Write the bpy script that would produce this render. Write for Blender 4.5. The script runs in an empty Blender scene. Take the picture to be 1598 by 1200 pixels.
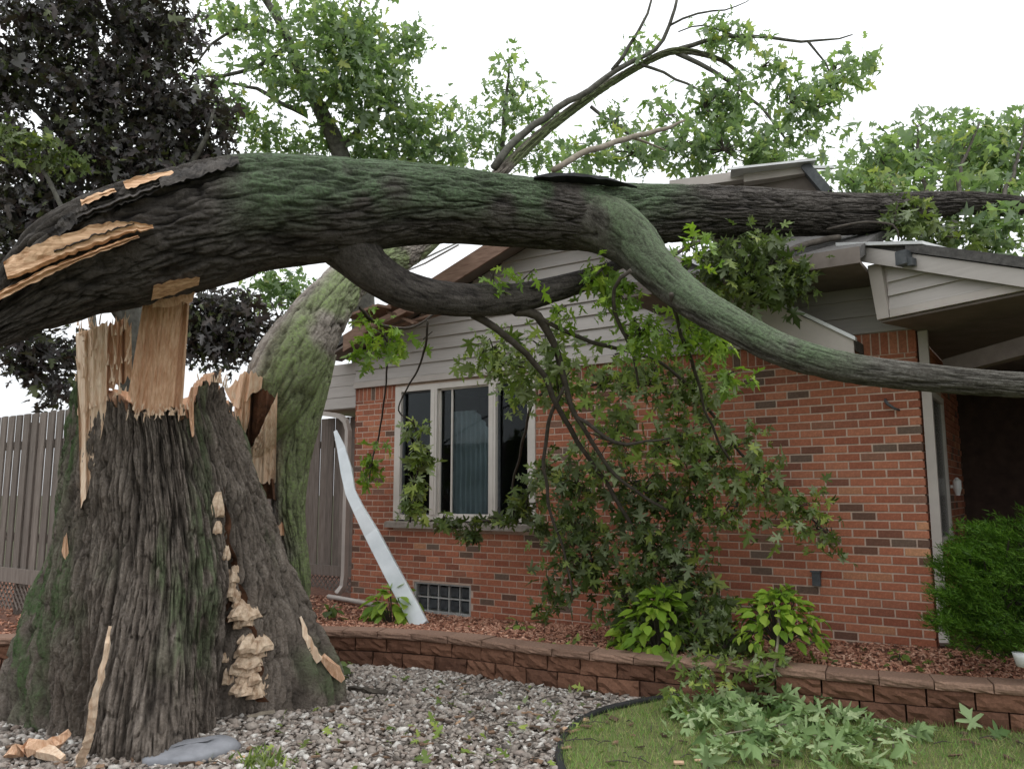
import bpy, math, random
import numpy as np
from mathutils import Matrix, Vector, Euler

random.seed(7)
RNG = np.random.default_rng(11)
SC = bpy.context.scene
COL = SC.collection

# ------------------------------------------------------------------ camera
FPX, HOR, EYE = 1250.0, 170.0, 1.55            # focal length and horizon drop in photo pixels, eye height
TH = math.atan(HOR / FPX)
cd = bpy.data.cameras.new('camera')
cam = bpy.data.objects.new('camera', cd)
COL.objects.link(cam)
cam.location = (0, 0, EYE)
cam.rotation_euler = (math.pi / 2 + TH, 0, 0)
cd.sensor_width = 36.0
cd.lens = 36.0 * FPX / 1598.0
cd.clip_start, cd.clip_end = 0.05, 2000
SC.camera = cam

# ------------------------------------------------------------------ sky, sun, exposure (overcast)
SUN_EL, SUN_AZ = math.radians(66), math.radians(105)
w = bpy.data.worlds.new('World')
SC.world = w
w.use_nodes = True
wn = w.node_tree.nodes
wl = w.node_tree.links
wn.clear()
sky = wn.new('ShaderNodeTexSky')
sky.sky_type = 'NISHITA'
sky.sun_disc = False
sky.sun_elevation = SUN_EL
sky.sun_rotation = SUN_AZ
hs = wn.new('ShaderNodeHueSaturation')
hs.inputs['Saturation'].default_value = 0.12
mx = wn.new('ShaderNodeMix')
mx.data_type = 'RGBA'
mx.inputs[0].default_value = 0.88
mx.inputs[7].default_value = (9.6, 9.9, 10.2, 1)
bg = wn.new('ShaderNodeBackground')
bg.inputs['Strength'].default_value = 0.115
wo = wn.new('ShaderNodeOutputWorld')
wl.new(sky.outputs[0], hs.inputs['Color'])
wl.new(hs.outputs[0], mx.inputs[6])
# standard overcast luminance: brighter towards the zenith all round
wtc = wn.new('ShaderNodeTexCoord')
wsx = wn.new('ShaderNodeSeparateXYZ')
wl.new(wtc.outputs['Generated'], wsx.inputs[0])
wma = wn.new('ShaderNodeMath')
wma.operation = 'MULTIPLY_ADD'
wma.use_clamp = False
wcl = wn.new('ShaderNodeClamp')
wl.new(wsx.outputs['Z'], wcl.inputs[0])
wl.new(wcl.outputs[0], wma.inputs[0])
wma.inputs[1].default_value = 1.25
wma.inputs[2].default_value = 0.86
wvm = wn.new('ShaderNodeVectorMath')
wvm.operation = 'SCALE'
wl.new(mx.outputs[2], wvm.inputs[0])
wl.new(wma.outputs[0], wvm.inputs['Scale'])
wl.new(wvm.outputs[0], bg.inputs['Color'])
wl.new(bg.outputs[0], wo.inputs['Surface'])
sd = bpy.data.lights.new('sun', 'SUN')
sd.energy = 0.8
sd.angle = math.radians(22)
sd.color = (1.0, 0.97, 0.93)
sun = bpy.data.objects.new('sun', sd)
COL.objects.link(sun)
sun.location = (3, -4, 20)
# light comes from azimuth SUN_AZ (clockwise from +Y)
ldir = Vector((math.sin(SUN_AZ) * math.cos(SUN_EL), math.cos(SUN_AZ) * math.cos(SUN_EL), math.sin(SUN_EL)))
sun.rotation_euler = ldir.to_track_quat('Z', 'Y').to_euler()
vs = SC.view_settings
vs.view_transform = 'Standard'
vs.look = 'None'
vs.gamma = 1
vs.exposure = 0.0
vs.use_curve_mapping = False
SC.render.engine = 'CYCLES'
SC.cycles.use_denoising = True
SC.cycles.max_bounces = 6
SC.cycles.transparent_max_bounces = 8

# ------------------------------------------------------------------ geometry helpers
CT, ST = math.cos(TH), math.sin(TH)
O = np.array([0, 0, EYE])


def ray(px, py):
    u = (px - 799) / FPX
    v = (600 - py) / FPX
    return np.array([u, CT - v * ST, ST + v * CT])


def P(px, py, t):
    return O + ray(px, py) * t


def G(px, py, z=0.0):
    r = ray(px, py)
    return O + r * ((z - EYE) / r[2])


def unit(v):
    v = np.asarray(v, float)
    return v / np.linalg.norm(v)


# house frame: CORNER = right front corner of the brick wall, DL runs left along it, NO points outwards
CORNER = G(1462, 1010, .30)
CORNER[2] = 0
DL = ray(-1050, 770)
DL[2] = 0
DL = unit(DL)
NO = np.array([-DL[1], DL[0], 0])
if NO[1] > 0:
    NO = -NO
HANG = math.atan2(-DL[1], -DL[0])


def W(s, z, out=0.0):
    p = CORNER + DL * s + NO * out
    return np.array([p[0], p[1], z])


def so(p):
    q = np.asarray(p) - CORNER
    return q @ DL, q @ NO


def wall_hit(px, py, out=0.0):
    r = ray(px, py)
    t = ((CORNER + NO * out - O) @ NO) / (r @ NO)
    p = O + r * t
    return so(p)[0], p[2]


# ---------------------------------------------------------------- noise
def _h(ix, iy, iz, k=0):
    h = (ix.astype(np.int64) * 374761393 + iy.astype(np.int64) * 668265263 + iz.astype(np.int64) * 1274126177 + k * 974711) & 0x7fffffff
    h = ((h ^ (h >> 13)) * 1274126177) & 0x7fffffff
    h = (h ^ (h >> 16)) & 0xffff
    return h / 65535.0


def vnoise(p):
    p = np.asarray(p, float)
    i = np.floor(p).astype(np.int64)
    f = p - i
    f = f * f * (3 - 2 * f)
    r = 0
    for a in (0, 1):
        for b in (0, 1):
            for c in (0, 1):
                wgt = (f[:, 0] if a else 1 - f[:, 0]) * (f[:, 1] if b else 1 - f[:, 1]) * (f[:, 2] if c else 1 - f[:, 2])
                r = r + wgt * _h(i[:, 0] + a, i[:, 1] + b, i[:, 2] + c)
    return r


def fbm(p, o=4):
    r, a, n = 0, .5, 0
    p = np.asarray(p, float)
    for k in range(o):
        r = r + a * vnoise(p * 2 ** k + 17.3 * k)
        n += a
        a *= .5
    return r / n


def worley2(x, y, per, seed=0):
    """F2-F1 in 2D, periodic in x with integer period"""
    ix = np.floor(x).astype(np.int64)
    iy = np.floor(y).astype(np.int64)
    f1 = np.full(x.shape, 9.)
    f2 = np.full(x.shape, 9.)
    for a in (-1, 0, 1):
        for b in (-1, 0, 1):
            cx = ix + a
            cy = iy + b
            hx = _h(cx % per, cy, cx * 0 + seed, 1)
            hy = _h(cx % per, cy, cx * 0 + seed, 2)
            d = np.hypot(cx + hx - x, cy + hy - y)
            m = d < f1
            f2 = np.where(m, f1, np.minimum(f2, d))
            f1 = np.where(m, d, f1)
    return f2 - f1


def sstep(a, b, x):
    t = np.clip((x - a) / (b - a), 0, 1)
    return t * t * (3 - 2 * t)


# ---------------------------------------------------------------- scene-tree helpers
BASE = {}


def mesh_from(name, V, F, attrs=None, smooth=False):
    me = bpy.data.meshes.new(name)
    V = np.ascontiguousarray(V, dtype=np.float32)
    if isinstance(F, np.ndarray):
        n, k = F.shape
        me.vertices.add(len(V))
        me.vertices.foreach_set('co', V.ravel())
        me.loops.add(n * k)
        me.loops.foreach_set('vertex_index', np.ascontiguousarray(F, dtype=np.int32).ravel())
        me.polygons.add(n)
        me.polygons.foreach_set('loop_start', np.arange(0, n * k, k, dtype=np.int32))
        me.polygons.foreach_set('loop_total', np.full(n, k, dtype=np.int32))
    else:
        me.from_pydata(V.tolist(), [], [list(map(int, f)) for f in F])
    if smooth:
        me.polygons.foreach_set('use_smooth', np.ones(len(me.polygons), dtype=bool))
    me.update()
    me.validate()
    for k, a in (attrs or {}).items():
        at = me.attributes.new(k, 'FLOAT', 'POINT')
        at.data.foreach_set('value', np.ascontiguousarray(a, dtype=np.float32))
    return me


def tag(o, label=None, cat=None, group=None, kind=None):
    if label:
        o['label'] = label
    if cat:
        o['category'] = cat
    if group:
        o['group'] = group
    if kind:
        o['kind'] = kind


def thing(name, label, cat, base, group=None, kind=None):
    o = bpy.data.objects.new(name, None)
    COL.objects.link(o)
    o.location = base
    BASE[o.name] = np.asarray(base, float)
    o.empty_display_size = .1
    tag(o, label, cat, group, kind)
    return o


def part(name, VF, mat, parent, attrs=None, smooth=False, kind=None, label=None):
    V, F = VF
    b = BASE[parent.name]
    me = mesh_from(name, np.asarray(V, float) - b, F, attrs, smooth)
    me.materials.append(mat)
    o = bpy.data.objects.new(name, me)
    COL.objects.link(o)
    o.parent = parent
    BASE[o.name] = b
    tag(o, label, None, None, kind)
    return o


def single(name, VF, mat, base, label=None, cat=None, group=None, kind=None, attrs=None, smooth=False):
    V, F = VF
    me = mesh_from(name, np.asarray(V, float) - np.asarray(base, float), F, attrs, smooth)
    me.materials.append(mat)
    o = bpy.data.objects.new(name, me)
    COL.objects.link(o)
    o.location = base
    BASE[o.name] = np.asarray(base, float)
    tag(o, label, cat, group, kind)
    return o


def inst(name, me, loc, rot, scale, parent):
    """shared mesh placed as a part; loc in world coordinates"""
    o = bpy.data.objects.new(name, me)
    COL.objects.link(o)
    o.parent = parent
    o.location = np.asarray(loc) - BASE[parent.name]
    if isinstance(rot, Matrix):
        o.rotation_euler = rot.to_euler()
    else:
        o.rotation_euler = rot
    o.scale = scale
    return o


class MB:
    def __init__(self):
        self.v = []
        self.f = []

    def add(self, V, F):
        k = len(self.v)
        self.v += [tuple(p) for p in V]
        self.f += [[i + k for i in q] for q in F]
        return self

    def hexa(self, p):  # 8 points: bottom 4 ccw, top 4
        return self.add(p, [(0, 3, 2, 1), (4, 5, 6, 7), (0, 1, 5, 4), (1, 2, 6, 5), (2, 3, 7, 6), (3, 0, 4, 7)])

    def box(self, c, x, y, z, hx, hy, hz):
        c, x, y, z = map(lambda a: np.asarray(a, float), (c, x, y, z))
        p = []
        for sz in (-1, 1):
            for sx, sy in ((-1, -1), (1, -1), (1, 1), (-1, 1)):
                p.append(c + x * hx * sx + y * hy * sy + z * hz * sz)
        return self.hexa(p)

    def wbox(self, s0, s1, z0, z1, o0, o1):
        return self.hexa([W(s0, z0, o0), W(s1, z0, o0), W(s1, z0, o1), W(s0, z0, o1),
                          W(s0, z1, o0), W(s1, z1, o0), W(s1, z1, o1), W(s0, z1, o1)])

    def bar(self, a, b, wd, th, up=(0, 0, 1)):
        a, b = np.asarray(a, float), np.asarray(b, float)
        x = unit(b - a)
        y = np.cross(up, x)
        if np.linalg.norm(y) < 1e-4:
            y = np.cross((0, 1, 0), x)
        y = unit(y)
        z = np.cross(x, y)
        return self.box((a + b) / 2, x, y, z, np.linalg.norm(b - a) / 2, wd / 2, th / 2)

    def prism(self, poly, vec):
        n = len(poly)
        a = [np.asarray(p, float) for p in poly]
        b = [p + np.asarray(vec, float) for p in a]
        return self.add(a + b, [list(range(n))[::-1], list(range(n, 2 * n))] + [(i, (i + 1) % n, n + (i + 1) % n, n + i) for i in range(n)])

    def tube(self, pts, rad, seg=6, cap=True):
        V, F = tube(pts, rad, seg)
        k = len(self.v)
        self.add(V, F)
        n = len(pts)
        if cap:
            self.f.append([k + i for i in range(seg)][::-1])
            self.f.append([k + (n - 1) * seg + i for i in range(seg)])
        return self

    @property
    def vf(self):
        return np.array(self.v), self.f


def frames(pts):
    pts = np.asarray(pts, float)
    T = np.gradient(pts, axis=0)
    T /= np.linalg.norm(T, axis=1)[:, None] + 1e-9
    N = np.zeros_like(T)
    a = np.array([0, 0, 1.]) if abs(T[0, 2]) < .9 else np.array([0, 1., 0])
    n = unit(a - T[0] * (a @ T[0]))
    for i in range(len(T)):
        n = n - T[i] * (n @ T[i])
        n = unit(n)
        N[i] = n
    return T, N, np.cross(T, N)


def tube(pts, rad, seg):
    pts = np.asarray(pts, float)
    rad = np.broadcast_to(np.asarray(rad, float), (len(pts),))
    T, N, B = frames(pts)
    an = np.arange(seg) * 2 * math.pi / seg
    V = pts[:, None] + rad[:, None, None] * (np.cos(an)[None, :, None] * N[:, None] + np.sin(an)[None, :, None] * B[:, None])
    return V.reshape(-1, 3), [list(q) for q in grid_faces(len(pts), seg, True)]


def grid_faces(n, m, wrap):
    i = np.arange(n - 1)[:, None]
    j = np.arange(m if wrap else m - 1)[None, :]
    j2 = (j + 1) % m
    a = i * m + j
    b = i * m + j2
    return np.stack([a, b, b + m, a + m], -1).reshape(-1, 4)


def catmull(pts, dl):
    pts = np.asarray(pts, float)
    ext = np.vstack([2 * pts[0] - pts[1], pts, 2 * pts[-1] - pts[-2]])
    out = []
    for i in range(len(pts) - 1):
        p0, p1, p2, p3 = ext[i:i + 4]
        n = max(2, int(np.linalg.norm(p2[:3] - p1[:3]) / dl))
        t = np.linspace(0, 1, n, endpoint=False)[:, None]
        out.append(.5 * ((2 * p1) + (-p0 + p2) * t + (2 * p0 - 5 * p1 + 4 * p2 - p3) * t ** 2 + (-p0 + 3 * p1 - 3 * p2 + p3) * t ** 3))
    out.append(pts[-1:])
    return np.vstack(out)


def pxpath(ctrl, dl):
    """ctrl rows (px, py, t, radius px) -> resampled world points and radii"""
    a = np.array([np.append(P(x, y, t), r * t / FPX) for x, y, t, r in ctrl])
    c = catmull(a, dl)
    return c[:, :3], np.maximum(c[:, 3], .002)


def bark_height(phi_u, L, per, pl, seed, warp=.55):
    """bark height field 0..1: long interlacing ridges cut by cross cracks; phi_u in [0,per), L in metres"""
    rad = per / 6.2832
    q = np.stack([np.cos(phi_u / rad) * rad, np.sin(phi_u / rad) * rad, L / pl], -1)
    wv = (np.stack([fbm(q * .6 + seed + 11 * k, 2) for k in range(3)], -1) - .5) * np.array([1.0, 1.0, .5]) * 1.5 * warp
    a = np.abs(2 * fbm(q * .55 + wv + seed, 3) - 1)
    b_ = np.abs(2 * fbm(q * 1.15 + wv * 1.3 + seed + 50, 3) - 1)
    h = sstep(.01, .15, a) * .6 + sstep(.01, .17, b_) * .4
    d2 = worley2(phi_u * .8 + wv[:, 0] * 2, L / pl * 1.6 + wv[:, 2] * 2, max(3, int(per * .8)), seed + 9)
    return np.clip(h * (.66 + .34 * sstep(.0, .12, d2)) + .34 * (fbm(q * 2.8 + 5, 3) - .5), 0, 1)


def bark_tube(ctrl, seg, dl, pw, pl, depth, seed, wob=.06, moss=None, taper=1.0):
    C, R = pxpath(ctrl, dl)
    T, N, B = frames(C)
    Ls = np.concatenate([[0], np.cumsum(np.linalg.norm(np.diff(C, axis=0), axis=1))])
    an = np.arange(seg) * 2 * math.pi / seg
    per = max(5, int(round(2 * math.pi * R.mean() / pw)))
    PH, LL = np.meshgrid(an, Ls)
    RR = np.repeat(R[:, None], seg, 1)
    flat = PH.ravel(), LL.ravel()
    h = bark_height(flat[0] / (2 * math.pi) * per, flat[1], per, pl, seed)
    big = fbm(np.stack([np.cos(flat[0]) * 1.1, np.sin(flat[0]) * 1.1, flat[1] * 1.2 + seed], -1), 3) - .5
    dep = depth * (1 + (taper - 1) * sstep(1.2, 3.6, flat[1]))
    r = RR.ravel() * (1 + wob * 2 * big) + dep * (h - .8)
    dirv = (np.cos(PH)[..., None] * N[:, None] + np.sin(PH)[..., None] * B[:, None]).reshape(-1, 3)
    V = np.repeat(C, seg, 0) + dirv * r[:, None]
    F = grid_faces(len(C), seg, True)
    # caps as triangles fans folded into quads is awkward: shrink the ends to a point ring
    V[:seg] = C[0] + (V[:seg] - C[0]) * .02
    V[-seg:] = C[-1] + (V[-seg:] - C[-1]) * .02
    ms = moss(V, dirv, flat[1]) * (.3 + .7 * np.clip(h, 0, 1)) if moss is not None else np.zeros(len(V))
    return (V, F), dict(ht=np.clip(h, 0, 1), ms=ms), (C, R, T, N, B)


# ---------------------------------------------------------------- materials
def new_mat(name):
    m = bpy.data.materials.new(name)
    m.use_nodes = True
    nt = m.node_tree
    b = nt.nodes['Principled BSDF']
    return m, nt.nodes, nt.links, b


def ramp(n, stops, interp='LINEAR'):
    r = n.new('ShaderNodeValToRGB')
    cr = r.color_ramp
    cr.interpolation = interp
    while len(cr.elements) > len(stops):
        cr.elements.remove(cr.elements[-1])
    while len(cr.elements) < len(stops):
        cr.elements.new(1)
    for e, (p, c) in zip(cr.elements, stops):
        e.position = p
        e.color = (*c, 1)
    return r


def mixc(n, l, fac, a, b, mode='MIX'):
    x = n.new('ShaderNodeMix')
    x.data_type = 'RGBA'
    x.blend_type = mode
    for s, v in ((0, fac), (6, a), (7, b)):
        if isinstance(v, bpy.types.NodeSocket):
            l.new(v, x.inputs[s])
        elif s == 0:
            x.inputs[0].default_value = v
        else:
            x.inputs[s].default_value = (*v, 1)
    return x.outputs[2]


def coords(n, l, scale=(1, 1, 1), rotz=0.0, kind='Object'):
    tc = n.new('ShaderNodeTexCoord')
    mp = n.new('ShaderNodeMapping')
    mp.inputs['Scale'].default_value = scale
    mp.inputs['Rotation'].default_value = (0, 0, rotz)
    l.new(tc.outputs[kind], mp.inputs[0])
    return mp.outputs[0]


def noise(n, l, co, scale, detail=4, rough=.55):
    t = n.new('ShaderNodeTexNoise')
    t.inputs['Scale'].default_value = scale
    t.inputs['Detail'].default_value = detail
    t.inputs['Roughness'].default_value = rough
    if co is not None:
        l.new(co, t.inputs['Vector'])
    return t.outputs['Fac']


def bump(n, l, b, h, strength, dist):
    x = n.new('ShaderNodeBump')
    x.inputs['Strength'].default_value = strength
    x.inputs['Distance'].default_value = dist
    l.new(h, x.inputs['Height'])
    l.new(x.outputs[0], b.inputs['Normal'])


def rnd(n, l):
    """random per object + per mesh island"""
    oi = n.new('ShaderNodeObjectInfo')
    ge = n.new('ShaderNodeNewGeometry')
    a = n.new('ShaderNodeMath')
    a.operation = 'ADD'
    l.new(oi.outputs['Random'], a.inputs[0])
    l.new(ge.outputs['Random Per Island'], a.inputs[1])
    f = n.new('ShaderNodeMath')
    f.operation = 'FRACT'
    l.new(a.outputs[0], f.inputs[0])
    return f.outputs[0]


def mat_plain(name, c1, c2, scale=6, rough=.7, bstr=.2, bdist=.005, stretch=(1, 1, 1), rotz=0.0, vary=None, metallic=0.0, spec=.35):
    m, n, l, b = new_mat(name)
    co = coords(n, l, stretch, rotz)
    f = noise(n, l, co, scale, 6, .6)
    r = ramp(n, [(.3, c1), (.7, c2)])
    l.new(f, r.inputs[0])
    col = r.outputs[0]
    if vary:
        v = rnd(n, l)
        vr = ramp(n, [(0, (1 - vary,) * 3), (1, (1 + vary * .6,) * 3)])
        l.new(v, vr.inputs[0])
        col = mixc(n, l, 1.0, col, vr.outputs[0], 'MULTIPLY')
    l.new(col, b.inputs['Base Color'])
    b.inputs['Roughness'].default_value = rough
    b.inputs['Metallic'].default_value = metallic
    b.inputs['Specular IOR Level'].default_value = spec
    if bstr:
        f2 = noise(n, l, co, scale * 4, 5, .65)
        bump(n, l, b, f2, bstr, bdist)
    return m


def mat_bark(name, furrow, ridge, mossc, mossc2, fine=60):
    m, n, l, b = new_mat(name)
    a = n.new('ShaderNodeAttribute')
    a.attribute_name = 'ht'
    ms = n.new('ShaderNodeAttribute')
    ms.attribute_name = 'ms'
    co = coords(n, l)
    f = noise(n, l, co, fine, 5, .7)
    f2 = noise(n, l, co, 5, 4, .6)
    base = mixc(n, l, a.outputs['Fac'], furrow, ridge)
    vr = ramp(n, [(.25, (.55, .5, .46)), (.75, (1.4, 1.4, 1.42))])
    l.new(f, vr.inputs[0])
    base = mixc(n, l, 1.0, base, vr.outputs[0], 'MULTIPLY')
    vr2 = ramp(n, [(.3, (.75, .72, .7)), (.7, (1.25, 1.25, 1.25))])
    l.new(f2, vr2.inputs[0])
    base = mixc(n, l, 1.0, base, vr2.outputs[0], 'MULTIPLY')
    mr = ramp(n, [(.25, mossc), (.75, mossc2)])
    l.new(f, mr.inputs[0])
    mm = n.new('ShaderNodeMath')
    mm.operation = 'MULTIPLY'
    l.new(ms.outputs['Fac'], mm.inputs[0])
    mrp = ramp(n, [(.3, (.35,) * 3), (.6, (1,) * 3)])
    l.new(f, mrp.inputs[0])
    l.new(mrp.outputs[0], mm.inputs[1])
    col = mixc(n, l, mm.outputs[0], base, mr.outputs[0])
    l.new(col, b.inputs['Base Color'])
    b.inputs['Roughness'].default_value = .85
    b.inputs['Specular IOR Level'].default_value = .25
    bump(n, l, b, f, 1.0, .02)
    return m


def mat_leaf(name, stops, under, trans=.3, rough=.5):
    m, n, l, b = new_mat(name)
    v = rnd(n, l)
    r = ramp(n, stops)
    l.new(v, r.inputs[0])
    ge = n.new('ShaderNodeNewGeometry')
    col = mixc(n, l, ge.outputs['Backfacing'], r.outputs[0], under) if under else r.outputs[0]
    l.new(col, b.inputs['Base Color'])
    b.inputs['Roughness'].default_value = rough
    b.inputs['Specular IOR Level'].default_value = .3
    t = n.new('ShaderNodeBsdfTranslucent')
    tcol = mixc(n, l, 1.0, r.outputs[0], (1.4, 1.5, .85), 'MULTIPLY')
    l.new(tcol, t.inputs['Color'])
    ms = n.new('ShaderNodeMixShader')
    ms.inputs[0].default_value = trans
    l.new(b.outputs[0], ms.inputs[1])
    l.new(t.outputs[0], ms.inputs[2])
    l.new(ms.outputs[0], n['Material Output'].inputs['Surface'])
    return m


def mat_island(name, stops, rough=.8, bscale=40, bstr=.3, spec=.3):
    m, n, l, b = new_mat(name)
    v = rnd(n, l)
    r = ramp(n, stops)
    l.new(v, r.inputs[0])
    co = coords(n, l)
    f = noise(n, l, co, bscale, 4, .6)
    vr = ramp(n, [(.3, (.75,) * 3), (.7, (1.2,) * 3)])
    l.new(f, vr.inputs[0])
    l.new(mixc(n, l, 1.0, r.outputs[0], vr.outputs[0], 'MULTIPLY'), b.inputs['Base Color'])
    b.inputs['Roughness'].default_value = rough
    b.inputs['Specular IOR Level'].default_value = spec
    bump(n, l, b, f, bstr, .004)
    return m


M = {}
M['bark'] = mat_bark('old_bark', (.014, .011, .009), (.225, .195, .165), (.04, .085, .025), (.10, .165, .06))
M['bark_dark'] = mat_bark('dark_bark', (.011, .009, .008), (.085, .077, .069), (.04, .075, .032), (.135, .20, .105), 50)  # underside shade put into the dark base, top light into the paler moss
M['bark_lean'] = mat_bark('grey_bark', (.035, .028, .022), (.27, .245, .215), (.09, .14, .045), (.25, .32, .12), 45)
M['bark_limb'] = mat_bark('limb_bark_mossy', (.028, .025, .02), (.12, .115, .10), (.06, .10, .045), (.15, .21, .11), 45)
M['limb'] = mat_plain('limb_bark', (.05, .045, .038), (.15, .145, .12), 14, .8, .5, .01, (1, 1, 1))
M['twig'] = mat_plain('twig_bark', (.035, .028, .022), (.09, .075, .06), 20, .85, .3)
M['paletwig'] = mat_plain('pale_twig', (.16, .13, .1), (.3, .26, .2), 20, .8, .3)
M['wood'] = mat_plain('torn_wood', (.62, .32, .175), (.95, .66, .45), 5, .75, .8, .02, (14, 14, 1.0))
M['wood_pale'] = mat_plain('fresh_wood', (.66, .42, .26), (.95, .78, .60), 5, .7, .8, .015, (10, 10, .9))
M['rot'] = mat_plain('rotten_wood', (.035, .018, .01), (.16, .07, .035), 8, .9, .8, .03)
M['fungus'] = mat_plain('bracket_fungus', (.33, .21, .13), (.78, .62, .46), 22, .8, .6, .01)
M['mortar'] = mat_plain('mortar', (.46, .33, .26), (.60, .46, .37), 30, .95, .4, .003)
M['siding'] = mat_plain('vinyl_siding', (.41, .372, .345), (.48, .44, .41), 3, .55, .06, .002, (1, 1, 12), vary=.05)
M['trim'] = mat_plain('beige_trim', (.40, .355, .32), (.48, .43, .39), 4, .55, .08)
M['fascia_wood'] = mat_plain('bare_board', (.14, .08, .055), (.26, .165, .118), 6, .8, .4, .004, (1, 1, 8))
M['soffit'] = mat_plain('soffit_board', (.13, .105, .09), (.2, .165, .145), 5, .7, .1)
M['shingle'] = mat_plain('roof_shingle', (.05, .047, .045), (.12, .112, .105), 25, .95, .6, .006)
M['metal'] = mat_plain('pale_flashing', (.55, .55, .54), (.7, .7, .69), 9, .4, .1, metallic=.3)
M['white_metal'] = mat_plain('white_painted_metal', (.56, .60, .62), (.80, .83, .85), 2.5, .4, .35, .006, vary=.05)
M['dark_metal'] = mat_plain('dark_metal', (.05, .055, .06), (.1, .105, .11), 20, .5, .2)
M['fence'] = mat_plain('weathered_fence', (.125, .10, .085), (.22, .185, .16), 7, .85, .5, .004, (6, 6, .6), vary=.22)
M['frame'] = mat_plain('window_frame_vinyl', (.56, .51, .46), (.66, .61, .56), 5, .45, .05)
M['sill'] = mat_plain('stone_sill', (.25, .215, .185), (.36, .32, .28), 18, .9, .4)
M['curtain'] = mat_plain('curtain_fabric', (.42, .43, .42), (.58, .59, .58), 4, .9, .2)
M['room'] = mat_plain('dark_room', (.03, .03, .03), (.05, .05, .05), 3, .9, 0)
M['block'] = mat_island('retaining_block', [(0, (.095, .046, .029)), (.5, (.14, .067, .041)), (1, (.19, .094, .058))], .95, 55, .9)
M['cap'] = mat_island('retaining_cap', [(0, (.19, .115, .082)), (1, (.28, .175, .125))], .95, 60, .7)
M['stone'] = mat_plain('grey_flat_stone', (.17, .175, .19), (.25, .255, .275), 12, .75, .3)
M['edging'] = mat_plain('black_edging', (.012, .012, .013), (.03, .03, .032), 14, .6, .2)
M['soil'] = mat_plain('dark_soil', (.06, .045, .035), (.15, .115, .09), 18, .95, .8, .02)
M['mulchbase'] = mat_plain('mulch_ground', (.085, .035, .022), (.24, .115, .075), 26, .95, .9, .02)
M['lawnbase'] = mat_plain('lawn_ground', (.10, .115, .04), (.19, .19, .08), 22, .95, .8, .02)
M['ground'] = mat_plain('far_ground', (.06, .08, .03), (.10, .11, .05), .8, .95, .3)
M['glassblock'] = mat_plain('glass_block', (.02, .026, .03), (.075, .088, .095), 10, .12, .3, .01, spec=.5)
M['concrete'] = mat_plain('pale_mortar', (.3, .3, .29), (.42, .42, .4), 20, .9, .3)
M['pot'] = mat_plain('white_ceramic', (.7, .7, .69), (.8, .8, .79), 8, .3, .05)
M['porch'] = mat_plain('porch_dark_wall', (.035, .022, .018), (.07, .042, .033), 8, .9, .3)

# brick
m, n, l, b = new_mat('brick')
v = rnd(n, l)
r = ramp(n, [(0, (.345, .125, .072)), (.2, (.42, .16, .092)), (.36, (.29, .102, .062)), (.52, (.40, .148, .086)), (.70, (.46, .19, .112)), (.82, (.26, .10, .064)), (.885, (.135, .08, .058)), (.935, (.17, .125, .096)), (.96, (.35, .135, .08)), (1.0, (.52, .27, .15))])
l.new(v, r.inputs[0])
co = coords(n, l)
f = noise(n, l, co, 45, 5, .7)
vr = ramp(n, [(.3, (.68, .66, .66)), (.72, (1.22, 1.2, 1.18))])
l.new(f, vr.inputs[0])
bcol = mixc(n, l, 1.0, r.outputs[0], vr.outputs[0], 'MULTIPLY')
gp = n.new('ShaderNodeNewGeometry')
fw = noise(n, l, gp.outputs['Position'], 1.3, 5, .6)
wr = ramp(n, [(.3, (.78, .77, .77)), (.5, (1, 1, 1)), (.72, (1.14, 1.12, 1.1))])
l.new(fw, wr.inputs[0])
bcol = mixc(n, l, 1.0, bcol, wr.outputs[0], 'MULTIPLY')
l.new(bcol, b.inputs['Base Color'])
b.inputs['Roughness'].default_value = .9
b.inputs['Specular IOR Level'].default_value = .25
bump(n, l, b, f, .5, .004)
M['brick'] = m

# window glass: reflects and lets the dark room show
m, n, l, b = new_mat('window_glass')
n.remove(b)
gl = n.new('ShaderNodeBsdfGlossy')
gl.inputs['Roughness'].default_value = .02
tr = n.new('ShaderNodeBsdfTransparent')
tr.inputs['Color'].default_value = (.72, .78, .8, 1)
fr = n.new('ShaderNodeFresnel')
fr.inputs['IOR'].default_value = 1.28
ms = n.new('ShaderNodeMixShader')
l.new(fr.outputs[0], ms.inputs[0])
l.new(tr.outputs[0], ms.inputs[1])
l.new(gl.outputs[0], ms.inputs[2])
l.new(ms.outputs[0], n['Material Output'].inputs['Surface'])
M['glass'] = m

M['gravel'] = mat_island('gravel_stone', [(0, (.11, .095, .082)), (.2, (.22, .188, .162)), (.45, (.35, .305, .265)), (.65, (.22, .17, .14)), (.85, (.42, .385, .35)), (1, (.60, .575, .53))], .8, 60, .3)
M['mulch'] = mat_island('mulch_chip', [(0, (.19, .078, .05)), (.4, (.38, .175, .11)), (.75, (.52, .27, .18)), (1, (.64, .39, .28))], .9, 80, .4)
M['grass'] = mat_leaf('grass_blade', [(0, (.12, .23, .05)), (.5, (.23, .37, .10)), (.85, (.38, .39, .16)), (1, (.5, .44, .24))], None, .3)
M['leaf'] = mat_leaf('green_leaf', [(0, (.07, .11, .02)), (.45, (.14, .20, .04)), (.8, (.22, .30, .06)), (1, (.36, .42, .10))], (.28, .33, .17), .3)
M['leaf_shade'] = mat_leaf('dark_shaded_leaf', [(0, (.038, .06, .014)), (.5, (.08, .12, .026)), (.85, (.14, .19, .042)), (1, (.24, .28, .06))], (.16, .195, .10), .28)  # darker copy of green_leaf; shade of low, inner foliage put into the colour
M['leaf_far'] = mat_leaf('far_green_leaf', [(0, (.09, .15, .06)), (.5, (.17, .255, .105)), (.85, (.25, .345, .14)), (1, (.36, .40, .12))], (.27, .34, .23), .45)
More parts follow.
